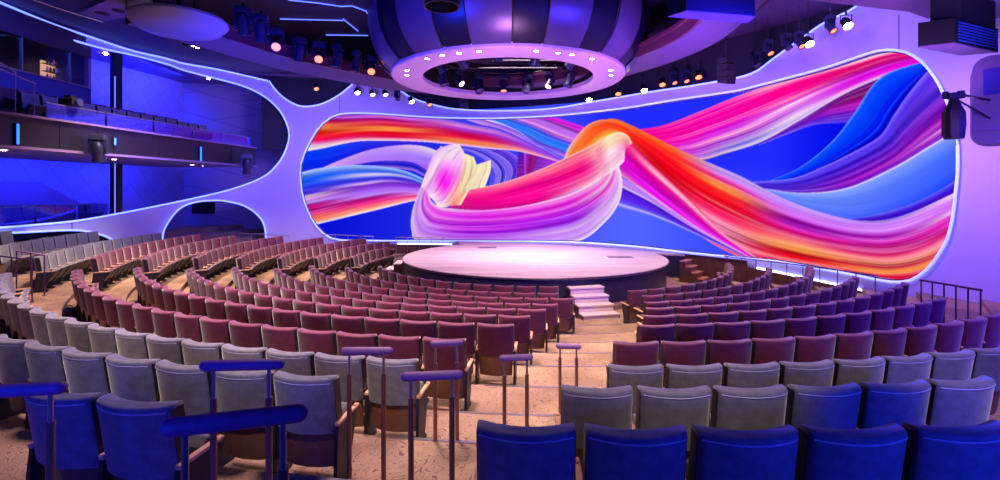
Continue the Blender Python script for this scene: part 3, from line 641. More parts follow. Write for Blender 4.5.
PROTO = {}
def prototype(key, name, fabric):
    root = empty(name)
    for nm, m, mt, sm in seat_meshes(fabric, False):
        o = m.build(nm, mt, root, smooth=sm, angle=50)
        if nm in ('seat', 'back_panel'):
            b = o.modifiers.new('edge', 'BEVEL'); b.width = 0.008; b.segments = 2; b.limit_method = 'ANGLE'
        if nm == 'backrest' and fabric is M_GREY:
            t = MB(); hw = SEATW / 2
            t.tube([(u * hw * .985, 0.062 + 0.07 * (0.875 - 0.838) / 0.46 + 0.075 * u * u - 0.061, 0.838) for u in np.linspace(-.96, .96, 13)], 0.005, 6)
            t.build('piping', M_PIPE, o, smooth=True)
    sides = {}
    for sx in (-1, 1):
        g = side_parts(sx); a = g[0][1].build(g[0][0], g[0][2], root); b = g[1][1].build(g[1][0], g[1][2], root); c = g[2][1].build(g[2][0], g[2][2], b, smooth=True)
        b.modifiers.new('edge', 'BEVEL').width = 0.006
        sides[sx] = (a, b)
    PROTO[key] = (root, sides)
    return root
USED = {}
def place_seat(key, name, fabric, x, y, z, rz, label, group, end):
    """a seat with its own standard on the one side; the last of a row has both"""
    if key not in USED:
        root = prototype(key, name, fabric); USED[key] = root
        src = root
    src = USED[key]
    r = src.copy(); COL.objects.link(r); r.location = (x, y, z); r.rotation_euler = (0, 0, rz)
    skip = () if end else PROTO[key][1][1]
    for ch in src.children:
        if ch in skip: continue
        c = ch.copy(); COL.objects.link(c); c.parent = r
        for g in ch.children:
            d = g.copy(); COL.objects.link(d); d.parent = c
    tag(r, label, 'seat', group)
    return r
def visible(x, y, lim=1.03): return y > 0.8 and abs(x / y) < lim
SEATS = 0
def block(B, blockname, aisle, from_low):
    """rows of one block; seats are counted from the aisle end"""
    global SEATS
    for k in ROWS:
        if k not in B: continue
        a0, a1 = B[k]; r = RAD[k] - 0.0
        pitch = {'A': 0.63, 'B': 0.61, 'C': 0.595}.get(k, 0.58)
        n = max(1, round(math.radians(a1 - a0) * r / pitch)); step = math.degrees(pitch / r)
        grey = k in 'IJK'
        row = ROWS.index(k) + 1
        angs = [(a1 - step * (i + .5)) for i in range(n)] if not from_low else [(a0 + step * (i + .5)) for i in range(n)]
        for i, a in enumerate(angs):
            x, y = pol(r, a)
            if not visible(x, y): continue
            end = (i == 0 and not from_low) or (i == n - 1 and from_low)
            lab = '%s tip-up seat, %s from the %s, %s row from the stage, %s' % ('grey' if grey else 'burgundy', ordinal(i + 1), aisle, ordinal(row), blockname)
            grp = '%s seats of the %s' % ('grey' if grey else 'burgundy', blockname)
            place_seat('grey' if grey else 'red', 'theatre_seat', M_GREY if grey else M_RED, x, y, FZ[k], math.radians(a), lab, grp, end)
            SEATS += 1
block(LN, 'wide middle block', 'stepped aisle', False)
block(LF, 'arch-side block', 'balcony-side aisle', False)
block(RN, 'screen-side block', 'stepped aisle', True)
for key, (root, sides) in PROTO.items():       # the patterns themselves go
    for ch in list(root.children_recursive) + [root]: bpy.data.objects.remove(ch)

# ------------------------------------------------------------------ metal nosings of the aisle steps
n_ = 20
for i, k in enumerate(ROWS[1:], 1):
    r = RAD[ROWS[i - 1]] + BACKGAP
    a0 = LN[ROWS[i]][1] + 0.4; a1 = RN[ROWS[i]][0] - 0.4
    mb = MB(); z = FZ[k]
    P = [pol(r - 0.012, a0 + (a1 - a0) * t) for t in np.linspace(0, 1, 9)]; Q = [pol(r + 0.03, a0 + (a1 - a0) * t) for t in np.linspace(0, 1, 9)]
    mb.prism(P + Q[::-1], z - 0.03, z + 0.006)
    tag(mb.build('trim_%d' % n_, M_STEEL), kind='structure'); n_ += 1

# ------------------------------------------------------------------ the round stage
def wall_pt(px, off): s, _ = wall_sz(px, 240); return wall_xy(s, off)
st = empty('round_stage', (CX, CY, 0)); tag(st, 'low round stage with pale boards and dark panelled skirt in front of the screen', 'stage')
back = [wall_pt(p, 0.03) for p in np.linspace(689, 456, 30)]
rim = [pol(5.0, a) for a in np.linspace(-142, 98, 120)]
loc = lambda P: [(x - CX, y - CY) for x, y in P]
m = MB(); m.prism(loc(rim + back), 0.88, 0.95); m.build('deck', M_DECK, st)
m = MB(); m.prism(loc([pol(4.93, a) for a in np.linspace(-142, 98, 120)] + [wall_pt(p, 0.1) for p in np.linspace(686, 459, 30)]), 0.0, 0.88); m.build('skirt', mat('skirt_panels', (40, 34, 62), 0.4, var=0.35, vscale=2.5), st)
m = MB()
for a0, a1 in ((-120, -95), (-81, 6.3), (19.5, 92)):
    A = [pol(5.28, a) for a in np.linspace(a0, a1, 40)]; B = [pol(4.94, a) for a in np.linspace(a0, a1, 40)]
    m.prism(loc(A + B[::-1]), 0.0, 0.11); m.build('base_step', mat('base_step_wood', (140, 100, 100), 0.5, var=0.2, vscale=5), st)
m = MB(); m.tube([(x - CX, y - CY, 0.915) for x, y in [pol(5.005, a) for a in np.linspace(-142, 98, 120)]], 0.022, 6); m.build('rim_strip', mat('dark_rim', (62, 36, 44), 0.4), st, smooth=True)
for px, py, w, d, lab in ((487, 247.5, 0.85, 0.6, 'dark square trapdoor in the stage boards near the screen'), (620, 257.2, 0.95, 0.55, 'dark square trapdoor in the stage boards near the timber steps')):
    p = at(px, py, 0.95); t_ = empty('stage_trapdoor', p); tag(t_, lab, 'trapdoor')
    MB().box((0, 0, 0.006), (w, d, 0.012)).build('lid', mat('trap_lid', (118, 92, 118), 0.5), t_)
    MB().box((0, -d * .3, 0.014), (0.16, 0.03, 0.006)).build('handle', M_DARK, t_)

def stair(name, label, base, rz, width, treads, mt, ms, rail=False):
    """treads: (front, back, top) along local +y"""
    o = empty(name, base, rz); tag(o, label, 'steps')
    for f, b, z in treads:
        m = MB(); m.box((0, (f + b) / 2, z - 0.02), (width, b - f + 0.02, 0.04)); m.build('tread', mt, o, bevel=0.006)
        m = MB(); m.box((0, (f + b) / 2 + 0.01, (z - 0.04) / 2), (width - 0.03, b - f - 0.02, z - 0.04)); m.build('riser', mt, o)
    for sx in (-1, 1):
        poly = [(treads[0][0] + 0.01, 0.0)]
        for f, b, z in treads: poly += [(f + 0.005, z - 0.045), (b, z - 0.045)]
        poly += [(treads[-1][1], 0.0)]
        x = sx * (width / 2 - 0.005)
        m = MB(); m.prism_h(([(x - 0.012, y, z) for y, z in poly], [(x + 0.012, y, z) for y, z in poly])); m.build('side_panel', ms, o)
    return o
M_STEP = mat('pale_step', (205, 176, 186), 0.5, var=0.06)
M_STEPSIDE = mat('dark_step_side', (66, 34, 42), 0.5)
ph = 12.9; x, y = pol(6.32, ph)
stair('stage_steps', 'four pale steps leading from the aisle up to the round stage', (x, y, 0), math.radians(ph), 1.05, [(0, 0.32, 0.18), (0.32, 0.64, 0.36), (0.64, 0.96, 0.54), (0.96, 1.26, 0.72)], M_STEP, M_STEPSIDE)
M_STEPW = mat('timber_step', (150, 98, 84), 0.5, var=0.2, vscale=5)
p0 = at(706, 272.5, 0.0)
stair('timber_steps', 'walnut steps beside the stage under the screen', (7.74, 18.74, 0), math.radians(49), 0.72, [(0, 0.22, 0.2), (0.22, 0.44, 0.4), (0.44, 0.66, 0.6), (0.66, 0.88, 0.8)], M_STEPW, M_DADO)
x, y = pol(5.95, -88)
stair('side_steps', 'small pale steps at the stage rim beside the arch-side seats', (x, y, 0), math.radians(-88), 0.9, [(0, 0.30, 0.25), (0.30, 0.62, 0.5), (0.62, 0.90, 0.72)], M_STEP, M_STEPSIDE)

# ------------------------------------------------------------------ padded handrails of the aisle
def floor_z(x, y):
    r = math.hypot(x - CX, y - CY)
    if r > RAD['K'] + BACKGAP: return 1.62
    z = FZ['A']
    for i, k in enumerate(ROWS[1:], 1):
        if r > RAD[ROWS[i - 1]] + BACKGAP: z = FZ[k]
    return z
def handrail(pa, pb, d, label):
    z = EYE - d; a, b = at(pa[0], pa[1], z), at(pb[0], pb[1], z); c = (a + b) / 2
    fz = floor_z(c.x, c.y); o = empty('aisle_handrail', (c.x, c.y, fz)); tag(o, label, 'handrail', 'padded handrails of the stepped aisle')
    a, b = a - o.location, b - o.location
    e = (b - a).normalized()
    m = MB(); m.tube([a, a + e * 0.012, a + e * 0.03, b - e * 0.03, b - e * 0.012, b], [0.012, 0.026, 0.031, 0.031, 0.026, 0.012], 14); m.build('grip', M_GRIP, o, smooth=True)
    h = a.z
    for t in (0.16, 0.82):
        p = a.lerp(b, t)
        m = MB(); m.tube([(p.x, p.y, h * 0.78), (p.x, p.y, h - 0.01)], 0.011, 10); q = m.build('post', M_STEEL, o, smooth=True)
        m = MB(); m.tube([(p.x, p.y, 0.0), (p.x, p.y, h * 0.84)], 0.019, 12); m.lathe([(0.045, 0.0), (0.045, 0.012), (0.02, 0.014)], 14, Matrix.Translation((p.x, p.y, 0)), caps=True); m.build('sleeve', M_BRASS, q, smooth=True)
handrail((-26, 393), (67, 387), 0.92, 'padded purple handrail at the end of the grey row nearest the camera')
handrail((160, 429), (308, 412), 0.76, 'largest padded handrail, tilted across the near end of the aisle')
handrail((200, 366), (284, 364), 0.98, 'padded handrail rising between grey seats two rows down')
handrail((341, 351), (393, 351), 1.25, 'padded handrail in front of the grey aisle-end seat')
handrail((401, 377), (463, 374.5), 1.24, 'padded handrail alone on the carpet of the aisle')
handrail((430, 344), (463, 343), 1.44, 'padded handrail before the last burgundy aisle-end seat')
handrail((499, 358.5), (533, 357), 1.57, 'padded handrail in mid aisle between two others')
handrail((556, 346), (581, 347), 1.85, 'padded handrail farthest down the aisle towards the stage')

# ------------------------------------------------------------------ guard rails at the walls
def guard(top, label, h, posts, r=0.022, mt=None):
    mt = mt or M_STEEL
    P = [Vector(p) for p in top]; c = sum(P, Vector()) / len(P); c.z = P[0].z - h
    o = empty('guard_rail', c); tag(o, label, 'railing')
    m = MB(); m.tube([p - c for p in P], r, 10); m.build('top_rail', mt, o, smooth=True)
    L = [0]
    for i in range(len(P) - 1): L.append(L[-1] + (P[i + 1] - P[i]).length)
    for k in range(posts):
        q = L[-1] * (0.02 + 0.96 * k / (posts - 1)); i = max(j for j in range(len(P) - 1) if L[j] <= q)
        p = P[i].lerp(P[i + 1], (q - L[i]) / (L[i + 1] - L[i])) - c
        m = MB(); m.tube([(p.x, p.y, p.z - h), (p.x, p.y, p.z)], 0.014, 8); m.lathe([(0.04, 0), (0.04, 0.015), (0.016, 0.018)], 10, Matrix.Translation((p.x, p.y, p.z - h)), caps=True); m.build('post', mt, o, smooth=True)
    return o
M_RAILP = mat('plum_rail', (92, 52, 96), 0.4, 0.5)
def wallrail(pa, pb, off, z, h, posts, label):
    (s0, _), (s1, _) = wall_sz(pa, 260), wall_sz(pb, 260)
    guard([wall_xy(s, off) + (z,) for s in np.linspace(s0, s1, 9)], label, h, posts, mt=M_RAILP)
zf = floor_z(9.4, 16.2)
wallrail(729, 886, 0.32, 1.06, 0.9, 10, 'long plum guard rail running under the lower edge of the screen')
guard([at(920, 280, 1.6), at(951, 285, 1.6), at(982, 290.3, 1.6)], 'short plum guard rail against the white wall behind burgundy seats', 1.0, 6, mt=M_RAILP)
guard([at(238, 233.3, 1.46), at(290, 235.4, 1.33)], 'steel guard rail before the arched opening', 0.75, 5)
guard([at(322, 234.3, 1.31), at(374, 236.5, 1.19)], 'steel guard rail at the curved lower corner of the screen', 0.75, 5)
guard([at(395, 237.2, 1.19), at(444, 238.0, 1.19)], 'thin guard rail behind the last seats beside the stage', 1.0, 5)
guard([at(-8, 255, 1.9), at(33, 260.3, 1.9)], 'steel handrail between grey seats at the balcony-side aisle', 0.95, 3, 0.017, mt=M_RAILP)
guard([at(16, 250.6, 2.12), at(45, 255.3, 1.97)], 'steel handrail beside the first arch-side grey seat', 0.95, 3, 0.017, mt=M_RAILP)
bg = empty('bag', (-8.98, 10.42, floor_z(-8.98, 10.42))); tag(bg, 'small dark blue bag on the carpet behind the burgundy row end', 'bag')
MB().box((0, 0, 0.11), (0.22, 0.14, 0.22), taper=0.8).build('body', mat('bag_blue', (22, 26, 84), 0.7), bg, bevel=0.02)
m = MB(); m.tube([(0.07 * math.cos(a), 0, 0.21 + 0.07 * math.sin(a)) for a in np.linspace(0, PI, 9)], 0.009, 6); m.build('handle', M_DARK, bg)
# ------------------------------------------------------------------ balconies seen through the big opening
def fx(y): return -12.4 + (y - 12.4) * (1.2 / 11.1)               # front edge of the upper balcony
YS, YE = 7.0, 23.0
def strip(z0, z1, front, back, m, name, ys=YS, ye=YE):
    mb = MB(); mb.prism([(fx(ys) + front, ys), (fx(ye) + front, ye), (fx(ye) - back, ye), (fx(ys) - back, ys)], z0, z1)
    return mb.build(name, m)
bal = empty('upper_balcony', (fx(15), 15, 4.6)); tag(bal, 'upper balcony with dark fascia and mauve lip above the bright blue wall', 'balcony')
for o in (strip(4.62, 5.40, 0, 5.6, M_FASCIA, 'fascia'), strip(4.55, 4.62, 0.10, 4.4, M_SOFFIT, 'soffit'), strip(5.40, 5.46, 0.08, 5.6, M_SOFFIT, 'ledge')):
    o.parent = bal; o.matrix_parent_inverse = Matrix.Translation(bal.location).inverted()
for i, y in enumerate((13.9, 15.6, 17.4, 19.4, 21.3)):
    m = MB(); m.box((fx(y) + 0.006 - bal.location.x, y - 15, 5.01 - 4.6), (0.012, 0.02, 0.7)); m.build('fascia_joint', M_BLACK, bal)

def on_front(px, off=0.0):
    k = (px - UX) / FOC                       # x = k*y ; x = fx(y)+off
    y = (-12.4 - 12.4 * (1.2 / 11.1) + off) / (k - 1.2 / 11.1); return Vector((k * y, y, 0))
for px, y0, y1, lab in ((16.5, 124, 144, 'tall blue light bar on the balcony fascia far from the screen'), (114, 138, 145, 'short blue light bar on the balcony fascia above the dark pillar'), (200, 147, 161, 'blue light bar on the balcony fascia close to the arched opening')):
    p = on_front(px, 0.04); z1 = EYE + (UY - y0) * p.y / FOC; z0 = EYE + (UY - y1) * p.y / FOC
    o = empty('light_bar', (p.x, p.y, (z0 + z1) / 2)); tag(o, lab, 'light')
    MB().box((0.0, 0, 0), (0.05, 0.07, z1 - z0 + 0.04)).build('housing', M_BLACK, o)
    m = MB(); m.tube([(0.035, 0, -(z1 - z0) / 2), (0.035, 0, (z1 - z0) / 2)], 0.028, 8); m.build('tube', M_LEDB, o, smooth=True)
def downlight(p, label, r=0.05, group=None, n=(0, 0, -1)):
    o = empty('downlight', p); tag(o, label, 'downlight', group)
    m = MB(); m.lathe([(r * 1.0, 0.0), (r * 1.5, 0.0), (r * 1.5, -0.012), (r * 1.05, -0.018), (r * 1.0, 0.0)], 14); m.build('trim_ring', M_STEEL, o, smooth=True)
    m = MB(); m.lathe([(0.0, -0.012), (r * 0.98, -0.012), (r * 0.98, -0.002)], 14); m.build('lens', M_LAMP, o)
for px, py, w in ((3, 150, 'far along the balcony lip'), (103, 158, 'on the balcony lip just before the pillar'), (114, 159.3, 'on the balcony lip directly above the pillar'), (192, 165, 'brighter of a pair on the balcony lip near the arch'), (203, 166, 'fainter of a pair on the balcony lip near the arch')):
    downlight(at(px, py, 4.545), 'small warm downlight ' + w, 0.085 if px != 203 else 0.04)

# glass balustrades
def balustrade(name, pts, z0, z1, label, panels):
    P = [Vector((x, y, 0)) for x, y in pts]; c = (P[0] + P[-1]) / 2; c.z = z0
    o = empty(name, c); tag(o, label, 'balustrade')
    for k in range(panels):
        a = P[0].lerp(P[-1], (k + 0.02) / panels) - c; b = P[0].lerp(P[-1], (k + 0.98) / panels) - c
        d = (b - a).normalized(); nrm = Vector((-d.y, d.x, 0)) * 0.008; h = Vector((0, 0, z1 - z0))
        a.z = b.z = 0
        m = MB(); m.prism_h(([a - nrm, b - nrm, b + nrm, a + nrm], [a - nrm + h, b - nrm + h, b + nrm + h, a + nrm + h])); m.build('glass_panel', M_GLASS, o)
    a, b = P[0] - c, P[-1] - c; a.z = b.z = z1 - z0 + 0.012
    m = MB(); m.tube([a, b], 0.016, 8); m.build('cap_rail', M_STEEL, o, smooth=True)
balustrade('glass_balustrade', [(fx(13.6) - .1, 13.6), (fx(22.8) - .1, 22.8)], 5.465, 5.87, 'glass balustrade along the front edge of the upper balcony', 5)
balustrade('glass_balustrade', [(-16.35, 14.4), (-16.0, 20.4)], 2.32, 2.92, 'low glass balustrade behind the white rim at the lower balcony', 4)
# lower balcony floor
m = MB(); m.prism([(-16.55, 8), (-16.1, 18.6), (-15.6, 21.4), (-18.2, 22.4), (-18.8, 8)], 2.02, 2.08); tag(m.build('floor_balcony', M_CARPET), kind='structure')

# back walls behind the balconies, running round behind the arches
BW = spline([(-19.0, 8), (-18.6, 14), (-18.0, 20), (-17.0, 25.6)], 20).tolist() + [(-16.8, 26.6), (-12.5, 27.6), (-9.0, 28.6)]
def ribbon_wall(name, pts, z0, z1, th, mtl):
    mb = MB(); P = [Vector((p[0], p[1], 0)) for p in pts]; n = len(P); vs = []
    for i, p in enumerate(P):
        t = (P[min(i + 1, n - 1)] - P[max(i - 1, 0)]).normalized(); q = Vector((-t.y, t.x, 0)) * th
        for s, z in ((0, z0), (1, z0), (1, z1), (0, z1)): v = p + q * s; vs.append((v.x, v.y, z))
    fs = [(i * 4 + k, i * 4 + (k + 1) % 4, i * 4 + 4 + (k + 1) % 4, i * 4 + 4 + k) for i in range(n - 1) for k in range(4)] + [(3, 2, 1, 0), tuple((n - 1) * 4 + k for k in range(4))]
    mb.add(vs, fs); return tag(mb.build(name, mtl), kind='structure')
def diag_wall():
    m = bpy.data.materials.new('diamond_upholstery'); m.use_nodes = True; nt = m.node_tree; b = nt.nodes['Principled BSDF']; L = nt.links.new
    tc = nt.nodes.new('ShaderNodeTexCoord'); mp = nt.nodes.new('ShaderNodeMapping'); mp.inputs['Rotation'].default_value = (PI / 2, 0, PI / 2)
    br = nt.nodes.new('ShaderNodeTexBrick'); br.inputs['Scale'].default_value = 1.0; br.inputs['Brick Width'].default_value = 1.3; br.inputs['Row Height'].default_value = 0.8; br.inputs['Mortar Size'].default_value = 0.01
    mp2 = nt.nodes.new('ShaderNodeMapping'); mp2.inputs['Rotation'].default_value = (0, 0, 0.9)
    br.inputs['Color1'].default_value = lin((150, 140, 175)) + (1,); br.inputs['Color2'].default_value = lin((138, 130, 165)) + (1,); br.inputs['Mortar'].default_value = lin((104, 96, 128)) + (1,)
    sp = nt.nodes.new('ShaderNodeSeparateXYZ'); cb = nt.nodes.new('ShaderNodeCombineXYZ')
    L(tc.outputs['Object'], sp.inputs[0]); L(sp.outputs['Y'], cb.inputs['X']); L(sp.outputs['Z'], cb.inputs['Y'])
    L(cb.outputs[0], mp2.inputs['Vector']); L(mp2.outputs['Vector'], br.inputs['Vector']); L(br.outputs['Color'], b.inputs['Base Color']); b.inputs['Roughness'].default_value = 0.7
    return m
ribbon_wall('wall_balcony', BW, 0.5, 9.2, 0.2, diag_wall())
m = MB(); vs0 = [(-17.95, 15, 2.08), (-17.95, 15, 3.8), (-17.95, 19.4, 3.8), (-17.85, 21.2, 2.9), (-17.85, 21.2, 2.08)]
m.prism_h((vs0, [(x + 0.12, y, z) for x, y, z in vs0])); tag(m.build('partition', M_SOFFIT), kind='structure')
m = MB(); m.prism([(-22, 6), (-16.3, 6), (-16.25, 12), (-15.9, 15.6), (-15.2, 19), (-14.0, 22.2), (-12.0, 24.5), (-8, 25.2), (-8, 29), (-22, 29)], 9.2, 9.3); tag(m.build('ceiling_balcony', M_SOFFIT), kind='structure')
m = MB(); m.tube([(-15.35, 20.0, 2.0), (-15.35, 20.0, 9.2)], 0.2, 20); m.tube([(-15.27, 19.81, 2.0), (-15.27, 19.81, 9.2)], 0.012, 6); tag(m.build('pillar', M_BLACK, smooth=True), kind='structure')
m = MB(); m.box((-15.24, 19.79, 5.0), (0.02, 0.03, 6.0)); tag(m.build('trim_80', M_LEDT), kind='structure')
# dark vent in the wall behind the arch
p = atd(203.5, 208, 26.2)
o = empty('wall_grille', p); tag(o, 'dark rectangular wall grille seen through the white arch', 'grille')
m = MB(); m.box((0, 0, 0), (1.2, 0.05, 0.6)); m.build('frame', M_BLACK, o)
for k in range(6): MB().box((0, -0.03, -0.25 + k * 0.1), (1.1, 0.02, 0.03), rx=0.5).build('slat', M_DARK, o)

# bar room with a long window at the upper level
br_ = empty('bar_booth', (-15.4, 15.5, 5.47)); tag(br_, 'navy bar booth with a long dark window above the balcony seats', 'bar')
def bp(name, c, d, mt): 
    m = MB(); m.box((c[0] + 15.4, c[1] - 15.5, c[2] - 5.47), d); return m.build(name, mt, br_)
M_BARB = mat('bar_front', (38, 46, 120), 0.5)
bp('lower_panel', (-15.4, 15.2, 6.38), (0.14, 7.1, 1.82), M_BARB); bp('header', (-15.4, 15.2, 8.8), (0.14, 7.1, 0.76), M_SOFF2)
bp('end_jamb', (-15.4, 18.68, 7.86), (0.14, 0.14, 1.14), M_SOFFIT); bp('end_wall', (-16.4, 18.72, 7.33), (1.9, 0.1, 3.7), M_BARB)
for y in (16.1, 17.9): bp('mullion', (-15.4, y, 7.86), (0.06, 0.04, 1.14), M_STEEL)
bp('dark_backing', (-16.95, 15.2, 7.33), (0.1, 7.1, 3.7), M_BLACK)  # black panel put in so the booth window stays dark
bp('sill', (-15.36, 15.2, 7.30), (0.24, 7.1, 0.03), M_STEEL)
g = bp('window_pane', (-15.42, 15.2, 7.86), (0.012, 7.0, 1.12), M_CLEAR)
sh = empty('bottle_shelf', (-16.6, 18.35, 7.2)); tag(sh, 'back-lit bottle shelf glowing inside the bar booth window', 'shelf')
MB().box((0, 0, 0.5), (0.06, 0.55, 1.0)).build('back_panel', mat('shelf_glow', (255, 200, 150), emit=(255, 190, 130), estr=0.7), sh)
for k in range(4): MB().box((0.14, 0, 0.05 + k * 0.28), (0.24, 0.58, 0.02)).build('shelf_board', M_DARK, sh)
kb = 0
for k in range(4):
    for j in range(4):
        b = empty('bottle', (-16.44, 18.16 + j * 0.13, 7.262 + k * 0.28)); tag(b, 'small bar bottle on the glowing shelf inside the booth', 'bottle', 'bottles on the glowing shelf')
        m = MB(); m.lathe([(0.0, 0), (0.035, 0.0), (0.037, 0.02), (0.037, 0.12), (0.014, 0.16), (0.013, 0.20), (0, 0.2)], 10); m.build('body', mat(('amber_bottle', 'green_bottle', 'clear_bottle')[(k + j) % 3], ((190, 110, 40), (60, 120, 80), (220, 215, 230))[(k + j) % 3], 0.15), b, smooth=True)
b = empty('ceiling_spot', at(105.5, 54.5, 9.15)); tag(b, 'small bright spotlight in the upper soffit before the dark pillar', 'spotlight')
MB().lathe([(0.0, 0), (0.07, 0), (0.07, 0.05)], 12).build('lens', M_LAMP, b)
b = empty('ceiling_spot', at(208.5, 79.2, 9.15)); tag(b, 'small bright spotlight in the upper soffit before the dark end wall', 'spotlight')
MB().lathe([(0.0, 0), (0.06, 0), (0.06, 0.05)], 12).build('lens', M_LAMP, b)

# balcony seats
def fresh(key, fab):
    root = prototype(key, 'balcony_seat', fab); return root
b1, b2 = fresh('bal_grey', M_GREY), fresh('bal_red', M_RED)
def bal_row(src, x0, y0, n, z, fab, cat_lab, grp):
    for i in range(n):
        y = y0 + i * 0.6; r = src.copy(); COL.objects.link(r); r.location = (x0 + (y - y0) * 0.108, y, z); r.rotation_euler = (0, 0, -PI / 2 - 0.1)
        for ch in src.children:
            if ch in PROTO[key_of[src]][1][1] and i != n - 1: continue
            c = ch.copy(); COL.objects.link(c); c.parent = r
            for g in ch.children:
                d = g.copy(); COL.objects.link(d); d.parent = c
        tag(r, cat_lab % ordinal(i + 1), 'seat', grp)
key_of = {b1: 'bal_grey', b2: 'bal_red'}
bal_row(b1, -13.9, 14.6, 13, 5.46, M_GREY, 'grey balcony seat behind the glass balustrade, %s from the bar booth end', 'upper balcony front seats')
m = MB(); m.prism([(-15.3, 14.2), (-14.45, 14.2), (-13.65, 22.6), (-14.5, 22.6)], 5.46, 5.72); tag(m.build('floor_riser', M_CARPET), kind='structure')
bal_row(b2, -15.0, 15.0, 12, 5.72, M_RED, 'burgundy balcony seat on the raised back row, %s from the bar booth end', 'upper balcony back seats')
bal_row(b1, -17.35, 15.6, 9, 2.08, M_GREY, 'grey lower balcony seat behind the low glass, %s from the frame edge', 'lower balcony seats')
for k in ('bal_grey', 'bal_red'):
    root = PROTO[k][0]
    for ch in list(root.children_recursive) + [root]: bpy.data.objects.remove(ch)
guard([(-13.1, 12.6, 6.75), (-13.1, 14.1, 6.5)], 'sloping steel handrail at the balcony steps beside the bar booth', 0.95, 2, 0.02)
guard([(-13.75, 13.6, 7.05), (-13.75, 14.2, 6.85)], 'tall steel handrail on the balcony in front of the bar booth', 1.2, 2, 0.02)

# ------------------------------------------------------------------ ceiling
m = MB(); m.prism([(-24, -8), (24, -8), (24, 34), (-24, 34)], 10.7, 10.9); tag(m.build('ceiling', M_SOFF2), kind='structure')
# wide soffit hugging the wall, dark face above the wall top
nS = 90; ss = np.linspace(0.5, WS[-1] - 0.5, nS)
zt = lambda s: 9.22 + 0.55 * max(0.0, min(1.0, (14.0 - s) / 8.0))
m = MB(); A = [wall_xy(s, -0.3) for s in ss]; B = [wall_xy(s, 2.6) for s in ss]
vs = [p + (zt(s),) for s, p in zip(ss, A)] + [p + (zt(s),) for s, p in zip(ss, B)] + [p + (zt(s) + .2,) for s, p in zip(ss, A)] + [p + (zt(s) + .2,) for s, p in zip(ss, B)]
fs = []
for i in range(nS - 1):
    a, b, c, d = i, i + 1, nS + i + 1, nS + i
    fs += [(a, b, c, d), (a + 2 * nS, d + 2 * nS, c + 2 * nS, b + 2 * nS), (d, c, c + 2 * nS, d + 2 * nS), (a, a + 2 * nS, b + 2 * nS, b)]
m.add(vs, fs); tag(m.build('ceiling_soffit', M_SOFFW), kind='structure')
sA, _ = wall_sz(262, 90); ribbon_wall('wall_upper', [wall_xy(s, -0.35) for s in np.linspace(sA, WS[-1] - 1, 60)], 5.5, 9.22, 0.1, M_CEIL)
# hanging ring soffit
RP = spline([(-10.15, 13.6), (-9.5, 15.6), (-8.4, 18.3), (-7.1, 20.1), (-4.5, 22.7), (-1.5, 23.7), (1.5, 23.2), (4.0, 21.2), (5.4, 18.9), (6.05, 17.5), (6.45, 16.1), (6.6, 14.8), (6.5, 13.2), (6.2, 11.0), (5.8, 8.5)], 120)
def ring_profile(prof, name, mtl):
    mb = MB(); n = len(RP); k = len(prof); vs = []
    for i in range(n):
        t = RP[min(i + 1, n - 1)] - RP[max(i - 1, 0)]; t = t / np.linalg.norm(t); inn = (t[1], -t[0])
        for d, z in prof: vs.append((RP[i][0] + inn[0] * d, RP[i][1] + inn[1] * d, z))
    fs = [(i * k + j, i * k + (j + 1) % k, (i + 1) * k + (j + 1) % k, (i + 1) * k + j) for i in range(n - 1) for j in range(k)]
    fs += [tuple(range(k))[::-1], tuple((n - 1) * k + j for j in range(k))]
    mb.add(vs, fs); return tag(mb.build(name, mtl, smooth=True, angle=25), kind='structure')
ring_profile([(0, 8.0), (0.95, 8.22), (0.95, 8.3), (0, 8.12)], 'ceiling_ring', mat('ring_soffit', (84, 70, 118), 0.5))
ring_profile([(0.95, 8.2), (1.05, 8.2), (1.05, 8.52), (1.15, 8.52), (1.15, 8.62), (0.95, 8.62)], 'trim_81', mat('ring_moulding', (84, 40, 60), 0.4))
ring_profile([(-0.06, 8.0), (0.0, 8.0), (0.0, 8.9), (-0.06, 8.9)], 'trim_82', M_CEIL)

# canopy over the stage
KX, KY, KZ = 0.3, 19.5, 7.8
cp = empty('stage_canopy', (KX, KY, KZ)); tag(cp, 'great round canopy with curved dark panels and a pale lit ring above the stage', 'canopy')
m = MB(); m.lathe([(3.29, 0.0), (4.42, 0.0), (4.46, 0.04), (4.46, 0.16), (3.29, 0.16), (3.29, 0.0)], 96); m.build('ring', M_RING, cp, smooth=True, angle=30)
m = MB(); m.lathe([(3.31, 0.16), (3.35, 0.5), (3.35, 2.6)], 72); m.build('inner_drum', M_BLACK, cp, smooth=True)
prof = [(4.5, 0.10), (4.72, 0.28), (5.0, 0.62), (5.2, 1.05), (5.3, 1.5), (5.3, 1.95), (5.2, 2.4), (5.1, 2.9)]
NP = 26; dev = 0
wid = [1.0 if i % 2 == 0 else 0.75 for i in range(NP)]; tot = sum(wid); a = 0.1
for i in range(NP):
    w = 2 * PI * wid[i] / tot
    sc = 1.0 if i % 2 == 0 else 0.985
    m = MB(); m.lathe([(r * sc, z) for r, z in prof], 8, a0=a + 0.006, a1=a + w - 0.006)
    m.lathe([(r * sc - 0.08, z) for r, z in prof], 8, a0=a + 0.006, a1=a + w - 0.006)
    m.build('panel', M_DOME_B if i % 2 == 0 else M_DOME_A, cp, smooth=True); a += w
m = MB(); m.lathe([(4.40, 0.14), (4.62, 0.28), (4.9, 0.62), (5.08, 1.05), (5.15, 1.9), (5.0, 2.9)], 72); m.build('core', M_BLACK, cp, smooth=True)
dl = []
